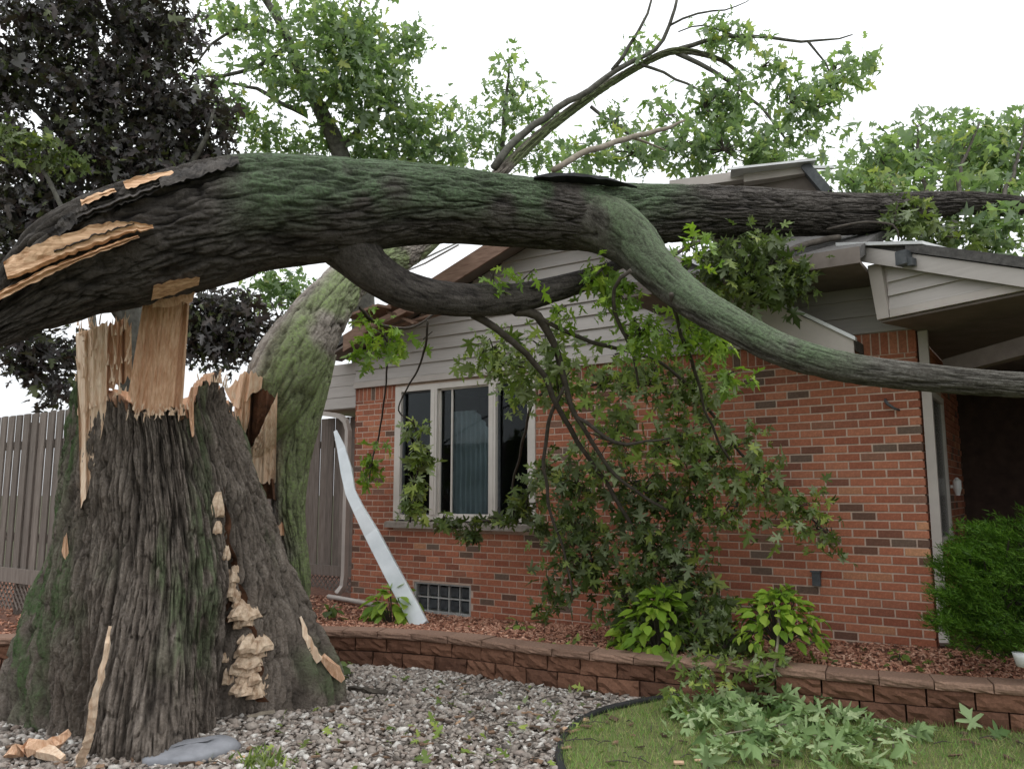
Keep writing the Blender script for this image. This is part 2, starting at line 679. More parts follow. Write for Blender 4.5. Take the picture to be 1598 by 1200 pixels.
M['leaf_purple'] = mat_leaf('purple_leaf', [(0, (.02, .015, .015)), (.4, (.042, .030, .028)), (.65, (.065, .053, .046)), (.8, (.055, .07, .026)), (1, (.10, .115, .045))], (.085, .08, .078), .2, .42)
M['leaf_pale'] = mat_leaf('pale_leaf', [(0, (.07, .13, .035)), (.3, (.17, .26, .095)), (.7, (.27, .37, .165)), (1, (.40, .48, .26))], (.27, .36, .18), .2)
M['leaf_lime'] = mat_leaf('lime_leaf', [(0, (.12, .22, .02)), (.5, (.2, .32, .03)), (1, (.32, .42, .06))], (.2, .3, .08), .35)
M['juniper'] = mat_leaf('juniper_needle', [(0, (.025, .065, .006)), (.5, (.06, .14, .012)), (1, (.13, .24, .03))], None, .25)

# ---------------------------------------------------------------- leaf templates and scatter
def fan(outline, fold=.18, droop=.25, cy=.42):
    pts = [(0, cy)] + outline
    V = np.array([(x, y, fold * abs(x) - droop * (y - .2) ** 2 * (1 if y > .2 else 0) - .35 * x * x) for x, y in pts])
    k = len(outline)
    F = np.array([(0, 1 + i, 1 + (i + 1) % k) for i in range(k)])
    return V, F


def mirror(half):
    return half + [(-x, y) for x, y in half[::-1] if abs(x) > 1e-6]


_mh = [(0, 0), (.06, .10), (.30, .0), (.37, .07), (.24, .17), (.15, .25), (.40, .33), (.63, .44), (.48, .50), (.32, .47), (.13, .41), (.20, .58), (.31, .75), (.17, .71), (.09, .87), (0, 1.06)]
_ms = [(0, 0), (.34, .06), (.15, .27), (.54, .48), (.13, .46), (.2, .72), (0, 1.0)]


def variants(half, cy):
    out = []
    for fold, droop, tw, sx in ((.28, .25, .25, .9), (-.12, .45, -.3, .8), (.5, .1, .35, .7), (.1, -.25, -.2, 1.0)):
        V, F = fan(mirror(half), fold, droop, cy)
        V[:, 2] += tw * V[:, 0] * V[:, 1] * 1.4 + .05 * np.sin(9 * V[:, 0] + 7 * V[:, 1])
        V[:, 0] *= sx
        out.append((V, F))
    return out


MAPLES, MAPLES_S = variants(_mh, .33), variants(_ms, .36)
MAPLE, MAPLE_S = MAPLES[0], MAPLES_S[0]
OVAL = fan(mirror([(0, 0), (.2, .12), (.34, .38), (.27, .66), (.12, .88), (0, 1.0)]), .22, .35)
BLADE = (np.array([(-.05, 0, 0), (.05, 0, 0), (.03, .55, .03), (0, 1, -.06)]), np.array([(0, 1, 2), (0, 2, 3)]))


def leaf_frames(n, down=.4, up=.5, outv=None):
    y = RNG.normal(size=(n, 3))
    y[:, 2] -= down * 1.6
    if outv is not None:
        y += outv
    y /= np.linalg.norm(y, axis=1)[:, None]
    z = RNG.normal(size=(n, 3))
    z[:, 2] += up * 2
    x = np.cross(y, z)
    x /= np.linalg.norm(x, axis=1)[:, None] + 1e-9
    z = np.cross(x, y)
    return x, y, z


def leaf_mesh(cent, size, tpl, fr):
    VS, FS, k0 = [], [], 0
    tpls = tpl if isinstance(tpl, list) else [tpl]
    for q, (V, F) in enumerate(tpls):
        ix = np.arange(q, len(cent), len(tpls))
        x, y, z = (a[ix] for a in fr)
        s = np.asarray(size)[ix][:, None, None]
        A = cent[ix][:, None] + s * (V[None, :, 0:1] * x[:, None] + V[None, :, 1:2] * y[:, None] + V[None, :, 2:3] * z[:, None])
        k = len(V)
        FS.append((F[None] + (np.arange(len(ix)) * k)[:, None, None]).reshape(-1, 3) + k0)
        VS.append(A.reshape(-1, 3))
        k0 += len(ix) * k
    return np.vstack(VS), np.vstack(FS)


def clump_points(clumps, per_sub=12, spread=.13, zdepth=.8):
    """clumps rows (px, py, t, rx, ry, n) -> leaf centres, sub-cluster centres with the index of their clump"""
    pts, subs = [], []
    for k, (px, py, t, rx, ry, n) in enumerate(clumps):
        c = P(px, py, t)
        ns = max(2, int(n / per_sub))
        d = RNG.normal(size=(ns, 3))
        d /= np.linalg.norm(d, axis=1)[:, None]
        d *= RNG.random(ns)[:, None] ** .45
        wx, wy = rx * t / FPX, ry * t / FPX
        sc = c + d * np.array([wx, zdepth * (wx + wy) / 2, wy])
        subs += [(k, c, q) for q in sc]
        idx = RNG.integers(0, ns, n)
        pts.append(sc[idx] + RNG.normal(size=(n, 3)) * spread * np.array([1, 1, .85]))
    return np.vstack(pts), subs


def twig_mesh(subs, r0=.008, r1=.003, sag=.05, share=1.0):
    mb = MB()
    for k, c, q in subs:
        if random.random() > share:
            continue
        mid = (c + q) / 2 + np.array([random.gauss(0, .04), random.gauss(0, .04), sag + random.gauss(0, .04)])
        mb.tube([c, mid, q], [r0, (r0 + r1) / 2, r1], 4, False)
    return mb.vf


def path_tube(mb, ctrl, seg=7, dl=.08, jit=.0):
    C, R = pxpath(ctrl, dl)
    if jit:
        C = C + (np.stack([fbm(C * 3 + k * 31, 2) for k in range(3)], -1) - .5) * jit
    mb.tube(C, R, seg)
    return C



# ================================================================== ground
def sheet(poly, z):
    return np.array([(x, y, z) for x, y in poly]), [list(range(len(poly)))]


single('ground', sheet([(-600, -600), (600, -600), (600, 600), (-600, 600)], -.06), M['ground'], (0, 0, -.06), kind='structure')

# retaining wall line (foot of the wall on the gravel), from the right to the left
RWPX = [(1760, 1160), (1598, 1145), (1400, 1128), (1250, 1112), (1100, 1098), (1000, 1088), (850, 1070), (700, 1048), (560, 1037), (420, 1036), (250, 1040), (20, 1050), (-160, 1058), (-420, 1072)]
RW = catmull(np.array([G(x, y, 0) for x, y in RWPX]), .05)
RWs = np.array([so(p) for p in RW])
_o = np.argsort(RWs[:, 0])


def rw_out(s):
    return np.interp(s, RWs[_o, 0], RWs[_o, 1])


def zb(s):
    return np.interp(s, [-4, 0, 1, 2, 3.7, 5, 6.6, 8, 9], [.26, .29, .25, .23, .155, .12, .17, .24, .31])


def bed_z(s, o):
    k = np.clip(o / np.maximum(rw_out(s) - .2, .3), 0, 1)
    return zb(s) * (1 - k) + .255 * k


# gravel sheet, lawn sheet
EDGE = catmull(np.array([G(x, y, 0) for x, y in [(1035, 1091), (985, 1102), (930, 1116), (893, 1136), (874, 1163), (876, 1200), (905, 1270), (960, 1400)]]), .03)
lawn_poly = [tuple(p[:2]) for p in EDGE] + [(3.2, 2.0), (9, 2.0), (9, 5.4)] + [tuple(p[:2]) for p in RW if p[0] > EDGE[0][0] and p[0] < 5][::1]
single('lawn', sheet(lawn_poly, .004), M['lawnbase'], (0, 0, 0), kind='structure')
single('gravel_bed', sheet([(-9, 1.5), (6, 1.5), (6, 9), (-9, 9)], -.012), M['soil'], (0, 0, -.012), kind='structure')
# planting bed
sg = np.linspace(-3.5, 13, 150)
tg = np.linspace(0, 1, 40)
V = []
for s in sg:
    ro = rw_out(s) - .05
    for t in tg:
        o = -1.6 + (ro + 1.6) * t
        q = W(s, 0, o)
        V.append((q[0], q[1], bed_z(s, o)))
V = np.array(V)
V[:, 2] += (fbm(V * 6, 3) - .5) * .04
single('planting_bed', (V, grid_faces(150, 40, False)), M['mulchbase'], (0, 8, .2), kind='structure', smooth=True)

# far yard behind the fence and beyond is the ground sheet

# gravel stones (uncountable)
ICO_V = np.array([(0, 0, 1), (.89, 0, .45), (.28, .85, .45), (-.72, .53, .45), (-.72, -.53, .45), (.28, -.85, .45), (.72, .53, -.45), (-.28, .85, -.45), (-.89, 0, -.45), (-.28, -.85, -.45), (.72, -.53, -.45), (0, 0, -1)])
ICO_F = np.array([(0, 1, 2), (0, 2, 3), (0, 3, 4), (0, 4, 5), (0, 5, 1), (1, 6, 2), (2, 7, 3), (3, 8, 4), (4, 9, 5), (5, 10, 1), (1, 10, 6), (2, 6, 7), (3, 7, 8), (4, 8, 9), (5, 9, 10), (11, 7, 6), (11, 8, 7), (11, 9, 8), (11, 10, 9), (11, 6, 10)])


def blobs(cent, size, squash, jit=.25):
    n = len(cent)
    V = ICO_V[None] * (1 + RNG.normal(size=(n, 12, 1)) * jit)
    sc = np.stack([size * RNG.uniform(.8, 1.5, n), size * RNG.uniform(.7, 1.1, n), size * squash * RNG.uniform(.7, 1.3, n)], -1)
    V = V * sc[:, None]
    a = RNG.uniform(0, 6.28, n)
    c, s = np.cos(a), np.sin(a)
    tl = RNG.normal(size=n) * .3
    x = V[..., 0] * c[:, None] - V[..., 1] * s[:, None]
    y = V[..., 0] * s[:, None] + V[..., 1] * c[:, None]
    z = V[..., 2] + x * tl[:, None]
    V = np.stack([x, y, z], -1) + cent[:, None]
    F = (ICO_F[None] + (np.arange(n) * 12)[:, None, None]).reshape(-1, 3)
    return V.reshape(-1, 3), F


def inside(poly, pts):
    poly = np.asarray(poly)
    x, y = pts[:, 0], pts[:, 1]
    r = np.zeros(len(pts), bool)
    j = len(poly) - 1
    for i in range(len(poly)):
        xi, yi = poly[i]
        xj, yj = poly[j]
        c = ((yi > y) != (yj > y)) & (x < (xj - xi) * (y - yi) / (yj - yi + 1e-12) + xi)
        r ^= c
        j = i
    return r


STC = np.array([-2.58, 6.09])            # stump axis on the ground
n = 62000
pts = np.stack([RNG.uniform(-5.2, 2.2, n), RNG.uniform(3.6, 8.2, n)], -1)
keep = ~inside(lawn_poly, pts)
s_ = (np.c_[pts, np.zeros(n)] - CORNER) @ DL
o_ = (np.c_[pts, np.zeros(n)] - CORNER) @ NO
keep &= o_ > rw_out(s_) + .02
keep &= np.hypot(pts[:, 0] - STC[0], pts[:, 1] - STC[1]) > .5
# only what the camera or a step to the side could see
keep &= np.abs(pts[:, 0]) < pts[:, 1] * .78 + .3
pts = pts[keep]
sz = RNG.gamma(4, .0028, len(pts)) + .0045
single('gravel', blobs(np.c_[pts, sz * .35 - .006], sz, .62), M['gravel'], (0, 6, 0), 'loose pale gravel between stump, lawn edging and brick planter', 'gravel', kind='stuff')

# mulch chips (uncountable)
n = 15000
s_ = RNG.uniform(-2.0, 11.5, n)
ro = rw_out(s_)
o_ = RNG.uniform(0, 1, n) * (ro - .22)
z_ = bed_z(s_, o_)
cp = CORNER[None] + DL[None] * s_[:, None] + NO[None] * o_[:, None]
cp[:, 2] = z_ + .01
bx = np.array([(-1, -1, -1), (1, -1, -1), (1, 1, -1), (-1, 1, -1), (-1, -1, 1), (1, -1, 1), (1, 1, 1), (-1, 1, 1)]) * .5
bf = np.array([(0, 3, 2, 1), (4, 5, 6, 7), (0, 1, 5, 4), (1, 2, 6, 5), (2, 3, 7, 6), (3, 0, 4, 7)])
x = RNG.normal(size=(n, 3)) * np.array([1, 1, .35])
x /= np.linalg.norm(x, axis=1)[:, None]
zz = np.cross(x, RNG.normal(size=(n, 3)))
zz /= np.linalg.norm(zz, axis=1)[:, None]
yy = np.cross(zz, x)
dm = np.stack([RNG.uniform(.02, .065, n), RNG.uniform(.008, .022, n), RNG.uniform(.004, .01, n)], -1)
V = cp[:, None] + sum((bx[None, :, k:k + 1] * dm[:, None, k:k + 1]) * a[:, None] for k, a in enumerate((x, yy, zz)))
F = (bf[None] + (np.arange(n) * 8)[:, None, None]).reshape(-1, 4)
single('mulch_chips', (V.reshape(-1, 3), F), M['mulch'], (1, 7, .2), 'red wood chip mulch covering the planting bed', 'mulch', kind='stuff')

# grass blades (uncountable)
n = 60000
pts = np.stack([RNG.uniform(-.2, 5.2, n), RNG.uniform(3.7, 6.6, n)], -1)
keep = inside(lawn_poly, pts) & (np.abs(pts[:, 0]) < pts[:, 1] * .72 + .25)
pts = pts[keep]
hgt = RNG.uniform(.018, .05, len(pts)) * (1 + .5 * (fbm(np.c_[pts * 2.5, pts[:, :1] * 0], 2) - .5))
y = np.c_[RNG.normal(size=(len(pts), 2)) * .55, np.ones(len(pts))]
y /= np.linalg.norm(y, axis=1)[:, None]
x = np.cross(y, RNG.normal(size=(len(pts), 3)))
x /= np.linalg.norm(x, axis=1)[:, None]
tplg = (np.array([(-.045, 0, 0), (.045, 0, 0), (0, 1, -.1)]), np.array([(0, 1, 2)]))
VG, FG = leaf_mesh(np.c_[pts, np.full(len(pts), .003)], hgt * 1.25, tplg, (x, y, np.cross(x, y)))
single('grass', (VG, FG), M['grass'], (1.5, 5, 0), 'short patchy lawn grass in front of the brick planter', 'grass', kind='stuff')

# lawn edging
mb = MB()
C2 = EDGE.copy()
C2[:, 2] = .012
C2[:, 2] += .012 * np.sin(np.arange(len(C2)) * .11)
mb.tube(C2, .024, 8)
single('lawn_edging', mb.vf, M['edging'], tuple(EDGE[10]), 'black plastic edging curving between gravel and lawn', 'edging', smooth=True)

# ---------------------------------------------------------------- retaining wall: two courses of blocks and a cap
rw = thing('retaining_wall', 'low curved planter wall of reddish brown blocks with paler caps', 'retaining wall', tuple(RW[len(RW) // 2]))
Lc = np.concatenate([[0], np.cumsum(np.linalg.norm(np.diff(RW, axis=0), axis=1))])


def rw_at(l):
    p = np.array([np.interp(l, Lc, RW[:, k]) for k in range(3)])
    q = np.array([np.interp(l + .02, Lc, RW[:, k]) for k in range(3)])
    t = unit(q - p)
    nn = np.array([-t[1], t[0], 0])
    if nn @ NO < 0:
        nn = -nn
    return p, nn


def rough_block(l0, l1, z0, z1, o0, o1, rough, rad=.0):
    """block along the wall curve with a split face"""
    nl, nz = 6, 4
    V, F = [], []
    sd = RNG.uniform(0, 100)
    for i in range(nl + 1):
        l = l0 + (l1 - l0) * i / nl
        p, nn = rw_at(l)
        for j in range(nz + 1):
            z = z0 + (z1 - z0) * j / nz
            e = (i in (0, nl)) or (j in (0, nz))
            d = (RNG.uniform(-.5, 1) * rough) - (.012 if e else 0)
            q = p + nn * (o1 + d)
            V.append((q[0], q[1], z))
    k0 = len(V)
    F += [list(q) for q in grid_faces(nl + 1, nz + 1, False)]
    for i in range(nl + 1):
        l = l0 + (l1 - l0) * i / nl
        p, nn = rw_at(l)
        q = p + nn * o0
        V.append((q[0], q[1], z0))
        V.append((q[0], q[1], z1))
    m = nz + 1
    for i in range(nl):
        F.append([i * m + nz, (i + 1) * m + nz, k0 + (i + 1) * 2 + 1, k0 + i * 2 + 1])
        F.append([i * m, k0 + i * 2, k0 + (i + 1) * 2, (i + 1) * m])
        F.append([k0 + i * 2, k0 + i * 2 + 1, k0 + i * 2 + 3, k0 + i * 2 + 2])
    F.append([j for j in range(m)] + [k0 + 1, k0])
    F.append([nl * m + j for j in range(m)][::-1] + [k0 + nl * 2, k0 + nl * 2 + 1])
    return np.array(V), F


for c, (z0, z1) in enumerate([(-.03, .118), (.124, .236)]):
    l = -.16 if c else 0.0
    l = max(l, 0) + (.17 if c else 0)
    while l < Lc[-1] - .4:
        bw = random.uniform(.29, .35)
        part('block', rough_block(l, l + bw - .012, z0, z1 + random.uniform(-.004, .002), -.2, .0 - .012 * c, .018), M['block'], rw)
        l += bw
l = .05
while l < Lc[-1] - .4:
    bw = random.uniform(.33, .37)
    part('cap_block', rough_block(l, l + bw - .007, .24, .30 + random.uniform(-.004, .004), -.22, .012, .008), M['cap'], rw)
    l += bw

# ================================================================== house
house = thing('brick_house', 'red brick house with beige sided gable smashed by the fallen tree', 'house', tuple(W(3.4, .2, 0)))
HL, ZT = 6.74, 2.96
WIN = (3.90, 6.02, 1.13, 2.90)       # s0, s1, z0, z1
BAS = (4.80, 5.67, .13, .49)
BH, BL, JT = .0735, .2032, .0125


def slab_with_holes(s0, s1, z0, z1, o0, o1, holes):
    mb = MB()
    ss = sorted({s0, s1, *[h[0] for h in holes], *[h[1] for h in holes]})
    zs = sorted({z0, z1, *[h[2] for h in holes], *[h[3] for h in holes]})
    for a, b_ in zip(ss, ss[1:]):
        for c, d in zip(zs, zs[1:]):
            if any(h[0] <= a and b_ <= h[1] and h[2] <= c and d <= h[3] for h in holes):
                continue
            mb.wbox(a, b_, c, d, o0, o1)
    return mb.vf


wall = part('front_wall', slab_with_holes(.012, HL - .012, -.1, ZT, -.2, -.0055, [WIN, BAS]), M['mortar'], house)
# bricks: list of (s0, s1, z0, z1)
bricks = []
SOLD = ZT - .205
nc = int(SOLD / BH)
for k in range(nc + 1):
    z0 = k * BH
    z1 = min(z0 + BH - JT, SOLD)
    if z1 - z0 < .03:
        continue
    off = (k % 2) * BL / 2
    s = -off
    while s < HL:
        a, b_ = max(s, 0), min(s + BL - JT, HL)
        segs = [(a, b_)]
        for h in (WIN, BAS):
            if z1 > h[2] + .01 and z0 < h[3] - .01:
                new = []
                for (p, q) in segs:
                    if q <= h[0] or p >= h[1]:
                        new.append((p, q))
                    else:
                        if p < h[0] - .03:
                            new.append((p, h[0] - .006))
                        if q > h[1] + .03:
                            new.append((h[1] + .006, q))
                segs = new
        bricks += [(p, q, z0, z1) for p, q in segs if q - p > .03]
        s += BL
s = 0
while s < HL:
    a, b_ = s, min(s + BH - JT, HL)
    if not (b_ > WIN[0] and a < WIN[1]) and b_ - a > .03:
        bricks.append((a, b_, SOLD + .006, ZT - .004))
    s += BH


def proj(p):
    q = np.asarray(p) - O
    y = q[1] * CT + q[2] * ST
    z = -q[1] * ST + q[2] * CT
    return 799 + FPX * q[0] / y, 600 - FPX * z / y, y


vis = []
for i, (a, b_, z0, z1) in enumerate(bricks):
    px, py, t = proj(W((a + b_) / 2, (z0 + z1) / 2))
    ok = py < 1005 and b_ - a > .15 and z1 - z0 < .1
    if px < 1130 or py < 590 + .18 * max(0, px - 1300) * 0 or (px < 1250 and py < 860 - (px - 1130) * .3):
        ok = False
    if px > 1440 and py > 870:
        ok = False
    if (px < 1290 and py > 920):
        ok = False
    if ok:
        vis.append((t, i))
vis.sort()
single_ids = {i for _, i in vis[:290]}
base_brick = {}


def brick_mesh(lx, lz):
    key = (round(lx, 3), round(lz, 3), random.randint(0, 2))
    if key not in base_brick:
        # chamfered front face so that joints catch light
        e = .003
        hx, hz, d = lx / 2, lz / 2, .06
        j = lambda: random.uniform(-.0012, .0012)
        V = [(-hx, d, -hz), (hx, d, -hz), (hx, d, hz), (-hx, d, hz)]
        V += [(-hx + j(), e, -hz + j()), (hx + j(), e, -hz + j()), (hx + j(), e, hz + j()), (-hx + j(), e, hz + j())]
        V += [(-hx + e, 0, -hz + e), (hx - e, 0, -hz + e), (hx - e, 0, hz - e), (-hx + e, 0, hz - e)]
        F = [(0, 4, 7, 3), (1, 2, 6, 5), (0, 1, 5, 4), (3, 7, 6, 2)] + [(4, 5, 9, 8), (5, 6, 10, 9), (6, 7, 11, 10), (7, 4, 8, 11), (8, 9, 10, 11)]
        me = mesh_from('brick', np.array(V), F)
        me.materials.append(M['brick'])
        base_brick[key] = (me, np.array(V), F)
    return base_brick[key]


ROTH = Matrix.Rotation(HANG, 3, 'Z')
RH = np.array(ROTH)
rest = MB()
for i, (a, b_, z0, z1) in enumerate(bricks):
    me, V, F = brick_mesh(b_ - a, z1 - z0)
    c = W((a + b_) / 2, (z0 + z1) / 2, random.uniform(-.002, .0025))
    if i in single_ids:
        inst('brick', me, c, (0, 0, HANG), (1, 1, 1), wall)
    else:
        rest.add(c + V @ RH.T, F)
part('brick_rows', rest.vf, M['brick'], wall, kind='stuff')

# side wall of the entry recess (runs back from the corner) with its bricks
side = part('side_wall', MB().hexa([W(.013, -.1, -.21), W(.2, -.1, -.21), W(.2, -.1, -3.2), W(.013, -.1, -3.2), W(.013, ZT, -.21), W(.2, ZT, -.21), W(.2, ZT, -3.2), W(.013, ZT, -3.2)]).vf, M['mortar'], house)
mb = MB()
for k in range(int(ZT / BH)):
    o = .06 - (k % 2) * BL / 2
    while o < 3.1:
        a, b_ = max(o, .075), o + BL - JT
        z0, z1 = k * BH, k * BH + BH - JT
        if not (b_ > .55 and a < 1.55 and z1 > 1.1 and z0 < 2.5):
            mb.wbox(0.0, .05, z0, z1, -b_, -a)
        o += BL
part('brick_rows', mb.vf, M['brick'], side, kind='stuff')
sw = part('side_window', MB().wbox(-.03, .02, 1.1, 1.16, -1.55, -.55).wbox(-.02, .02, 2.44, 2.5, -1.55, -.55).wbox(-.02, .02, 1.16, 2.44, -.62, -.55).wbox(-.02, .02, 1.16, 2.44, -1.55, -1.48).vf, M['frame'], house)
part('pane', MB().wbox(.004, .012, 1.16, 2.44, -1.48, -.62).vf, M['glassblock'], sw)
# back and far walls of the recess, porch floor
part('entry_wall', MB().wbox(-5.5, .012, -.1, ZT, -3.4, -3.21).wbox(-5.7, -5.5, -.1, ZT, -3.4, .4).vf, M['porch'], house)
door = part('entry_door', MB().wbox(-1.9, -.95, .3, 2.4, -3.2, -3.15).vf, M['fascia_wood'], house)
part('door_frame', MB().wbox(-2.02, -1.905, .3, 2.52, -3.2, -3.13).wbox(-.945, -.83, .3, 2.52, -3.2, -3.13).wbox(-1.905, -.945, 2.405, 2.52, -3.2, -3.13).vf, M['trim'], door)
part('porch_floor', MB().wbox(-5.4, -.01, .05, .28, -3.2, -.9).vf, M['concrete'], house)

# corner down pipe
def rect_sweep(pts, wd, th, side):
    mb = MB()
    V = []
    pts = [np.asarray(p, float) for p in pts]
    wd = np.broadcast_to(wd, (len(pts),))
    th = np.broadcast_to(th, (len(pts),))
    n_ = len(pts)
    for i, p in enumerate(pts):
        t = unit(pts[min(i + 1, n_ - 1)] - pts[max(i - 1, 0)])
        a = unit(np.asarray(side) - t * (np.asarray(side) @ t))
        b_ = np.cross(t, a)
        for x_, y_ in ((-1, -1), (1, -1), (1, 1), (-1, 1)):
            V.append(p + a * x_ * wd[i] / 2 + b_ * y_ * th[i] / 2)
    F = [list(q) for q in grid_faces(n_, 4, True)] + [[3, 2, 1, 0], [4 * (n_ - 1) + k for k in range(4)]]
    return np.array(V), F


part('downpipe', rect_sweep([W(-.052, 2.95, -.06), W(-.052, 1.5, -.06), W(-.052, .42, -.06), W(-.06, .33, .0)], .075, .06, DL), M['trim'], house)
part('downpipe', rect_sweep([W(7.5, 2.66, .06), W(7.1, 2.60, .06), W(6.95, 2.57, .06), W(6.86, 2.5, .05), W(6.82, 2.38, .04), W(6.82, .5, .04), W(6.83, .36, .05), W(6.86, .27, .12)], .07, .06, NO), M['trim'], house)
mb = MB()
mb.tube([W(6.95, .24, .18), W(6.5, .235, .25), W(6.0, .22, .32)], .03, 8)
part('drain_pipe', mb.vf, M['trim'], house, smooth=True)

# window
s0, s1, z0, z1 = WIN
win = part('window', MB().wbox(s0, s0 + .1, z0 + .1, z1, -.09, .012).wbox(s1 - .1, s1, z0 + .1, z1, -.09, .012)
           .wbox(s0 + .1, s1 - .1, z1 - .07, z1, -.09, .010).wbox(s0 + .1, s1 - .1, z0 + .1, z0 + .16, -.09, .010).vf, M['frame'], house)
for sm in (5.375, 4.49):
    part('mullion', MB().wbox(sm - .05, sm + .05, z0 + .16, z1 - .07, -.085, .018).wbox(sm - .018, sm + .018, z0 + .165, z1 - .075, .018, .026).vf, M['frame'], win)
for a, b_ in ((s0 + .1, 4.44), (4.54, 5.325), (5.425, s1 - .1)):
    part('pane', MB().wbox(a, b_, z0 + .16, z1 - .07, -.062, -.056).vf, M['glass'], win)
    mb = MB()
    for x_ in (a, b_):
        sg_ = .022 if x_ == a else -.022
        mb.wbox(min(x_, x_ + sg_), max(x_, x_ + sg_), z0 + .18, z1 - .09, -.055, -.03)
    mb.wbox(a + .022, b_ - .022, z0 + .16, z0 + .18, -.055, -.03).wbox(a + .022, b_ - .022, z1 - .09, z1 - .07, -.055, -.03)
    part('sash', mb.vf, M['dark_metal'] if b_ - a < .5 else M['frame'], win)
part('sash_bar', MB().wbox(5.12, 5.14, z0 + .18, z1 - .09, -.054, -.035).vf, M['frame'], win)
part('sill', MB().hexa([W(s0 - .1, z0, -.1), W(s1 + .1, z0, -.1), W(s1 + .1, z0, .06), W(s0 - .1, z0, .06), W(s0 - .1, z0 + .098, -.1), W(s1 + .1, z0 + .098, -.1), W(s1 + .1, z0 + .07, .06), W(s0 - .1, z0 + .07, .06)]).vf, M['sill'], win)
# room behind
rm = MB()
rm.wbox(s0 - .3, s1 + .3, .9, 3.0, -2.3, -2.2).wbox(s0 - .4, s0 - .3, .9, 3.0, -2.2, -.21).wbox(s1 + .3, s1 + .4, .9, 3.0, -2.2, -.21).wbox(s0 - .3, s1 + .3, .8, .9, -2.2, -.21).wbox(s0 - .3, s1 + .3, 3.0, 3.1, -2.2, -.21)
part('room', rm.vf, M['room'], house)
# curtain with folds
V = []
ns, nz = 60, 12
for i in range(ns + 1):
    s = 4.62 + (5.3 - 4.62) * i / ns
    top = 1.34 + (.95 if i > 30 else .55 + .4 * i / 30) * 1.0
    for j in range(nz + 1):
        z = 1.3 + (top + .28 - 1.3) * j / nz
        V.append(W(s, z, -.3 + .035 * math.sin(i * .95) + .01 * math.sin(j * 1.3 + i)))
part('curtain', (np.array(V), grid_faces(ns + 1, nz + 1, False)), M['curtain'], win, smooth=True)

# basement glass block window
s0, s1, z0, z1 = BAS
bw = part('basement_window', MB().wbox(s0, s0 + .03, z0, z1, -.12, -.015).wbox(s1 - .03, s1, z0, z1, -.12, -.015).wbox(s0 + .03, s1 - .03, z0, z0 + .03, -.12, -.015).wbox(s0 + .03, s1 - .03, z1 - .02, z1, -.12, -.015).wbox(s0 + .03, s1 - .03, z0 + .03, z1 - .02, -.16, -.10).wbox(s0 - .1, s1 + .05, z0 - .06, z0 - .003, -.02, .035).vf, M['concrete'], house)
nx = 5
cw = (s1 - s0 - .06) / nx
chh = (z1 - z0 - .05) / 2
for i in range(nx):
    for j in range(2):
        a, c = s0 + .03 + i * cw + .009, z0 + .03 + j * chh + .009
        a2, c2 = a + cw - .018, c + chh - .018
        mb = MB()
        e = .018
        mb.hexa([W(a, c, -.095), W(a2, c, -.095), W(a2, c2, -.095), W(a, c2, -.095), W(a + e, c + e, -.05), W(a2 - e, c + e, -.05), W(a2 - e, c2 - e, -.05), W(a + e, c2 - e, -.05)])
        part('glass_block', mb.vf, M['glassblock'], bw)
# grid bars
mb = MB()
for i in range(1, nx):
    x_ = s0 + .03 + i * cw
    mb.wbox(x_ - .008, x_ + .008, z0 + .03, z1 - .02, -.098, -.045)
mb.wbox(s0 + .032, s1 - .032, z0 + .03 + chh - .008, z0 + .03 + chh + .008, -.0975, -.047)
part('grout_grid', mb.vf, M['concrete'], bw)

# tap box and hook on the wall
s, z = wall_hit(1275, 903)
tp = part('wall_vent', MB().wbox(s - .035, s + .035, z - .06, z + .06, .0, .035).wbox(s - .045, s + .045, z + .06, z + .072, .0, .05).vf, M['dark_metal'], house)
s, z = wall_hit(1388, 632)
mb = MB()
mb.tube([W(s + .03, z + .05, .0), W(s + .02, z + .03, .05), W(s, z, .07), W(s - .05, z - .04, .05), W(s - .08, z - .05, .01)], [.012, .014, .014, .012, .008], 6)
part('wall_hook', mb.vf, M['dark_metal'], house, smooth=True)

# ---------------------------------------------------------------- gable siding: every board is a part
AP = (3.37, 4.62)


def s_right(z):
    return AP[0] - (AP[1] - z) / .64


def s_left(z):
    return HL if z < 3.38 else AP[0] + (AP[1] - z) / (AP[1] - 3.38) * (HL - AP[0])


EXP = .155


def board(poly_fn, z0, z1, o_bot, o_top):
    """one lap board; poly_fn(z)->(sr, sl)"""
    a0, b0 = poly_fn(z0)
    a1, b1 = poly_fn(z1)
    return MB().hexa([W(a0, z0, 0.001), W(b0, z0, 0.001), W(b0, z0, o_bot), W(a0, z0, o_bot), W(a1, z1, 0.001), W(b1, z1, 0.001), W(b1, z1, o_top), W(a1, z1, o_top)]).vf


gab = part('gable', MB().prism([W(s_right(ZT), ZT, -.2), W(HL, ZT, -.2), W(HL, 3.38, -.2), W(*AP, -.2)], NO * .198).vf, M['trim'], house)
z = ZT + .002
part('siding_board', board(lambda z: (max(s_right(max(z, ZT)), .75) - .02, HL), ZT - .03, ZT + .05, .05, .045), M['trim'], gab)
z = ZT + .055
while z < AP[1] - .05:
    zt = min(z + EXP + .004, AP[1] - .002)
    part('siding_board', board(lambda q: (s_right(q) + .005, s_left(q) - .005), z, zt, .034, .006), M['siding'], gab)
    z += EXP
# shadowed upper wall to the right of the gable
up = part('upper_wall', MB().wbox(-.2, 2.35, ZT, 3.38, -.22, -.012).vf, M['trim'], house)
z = ZT + .003
while z < 3.30:
    part('siding_board', MB().hexa([W(-.1, z, -.011), W(2.3, z, -.011), W(2.3, z, .016), W(-.1, z, .016), W(-.1, z + .157, -.011), W(2.3, z + .157, -.011), W(2.3, z + .157, -.006), W(-.1, z + .157, -.006)]).vf, M['siding'], up)
    z += EXP

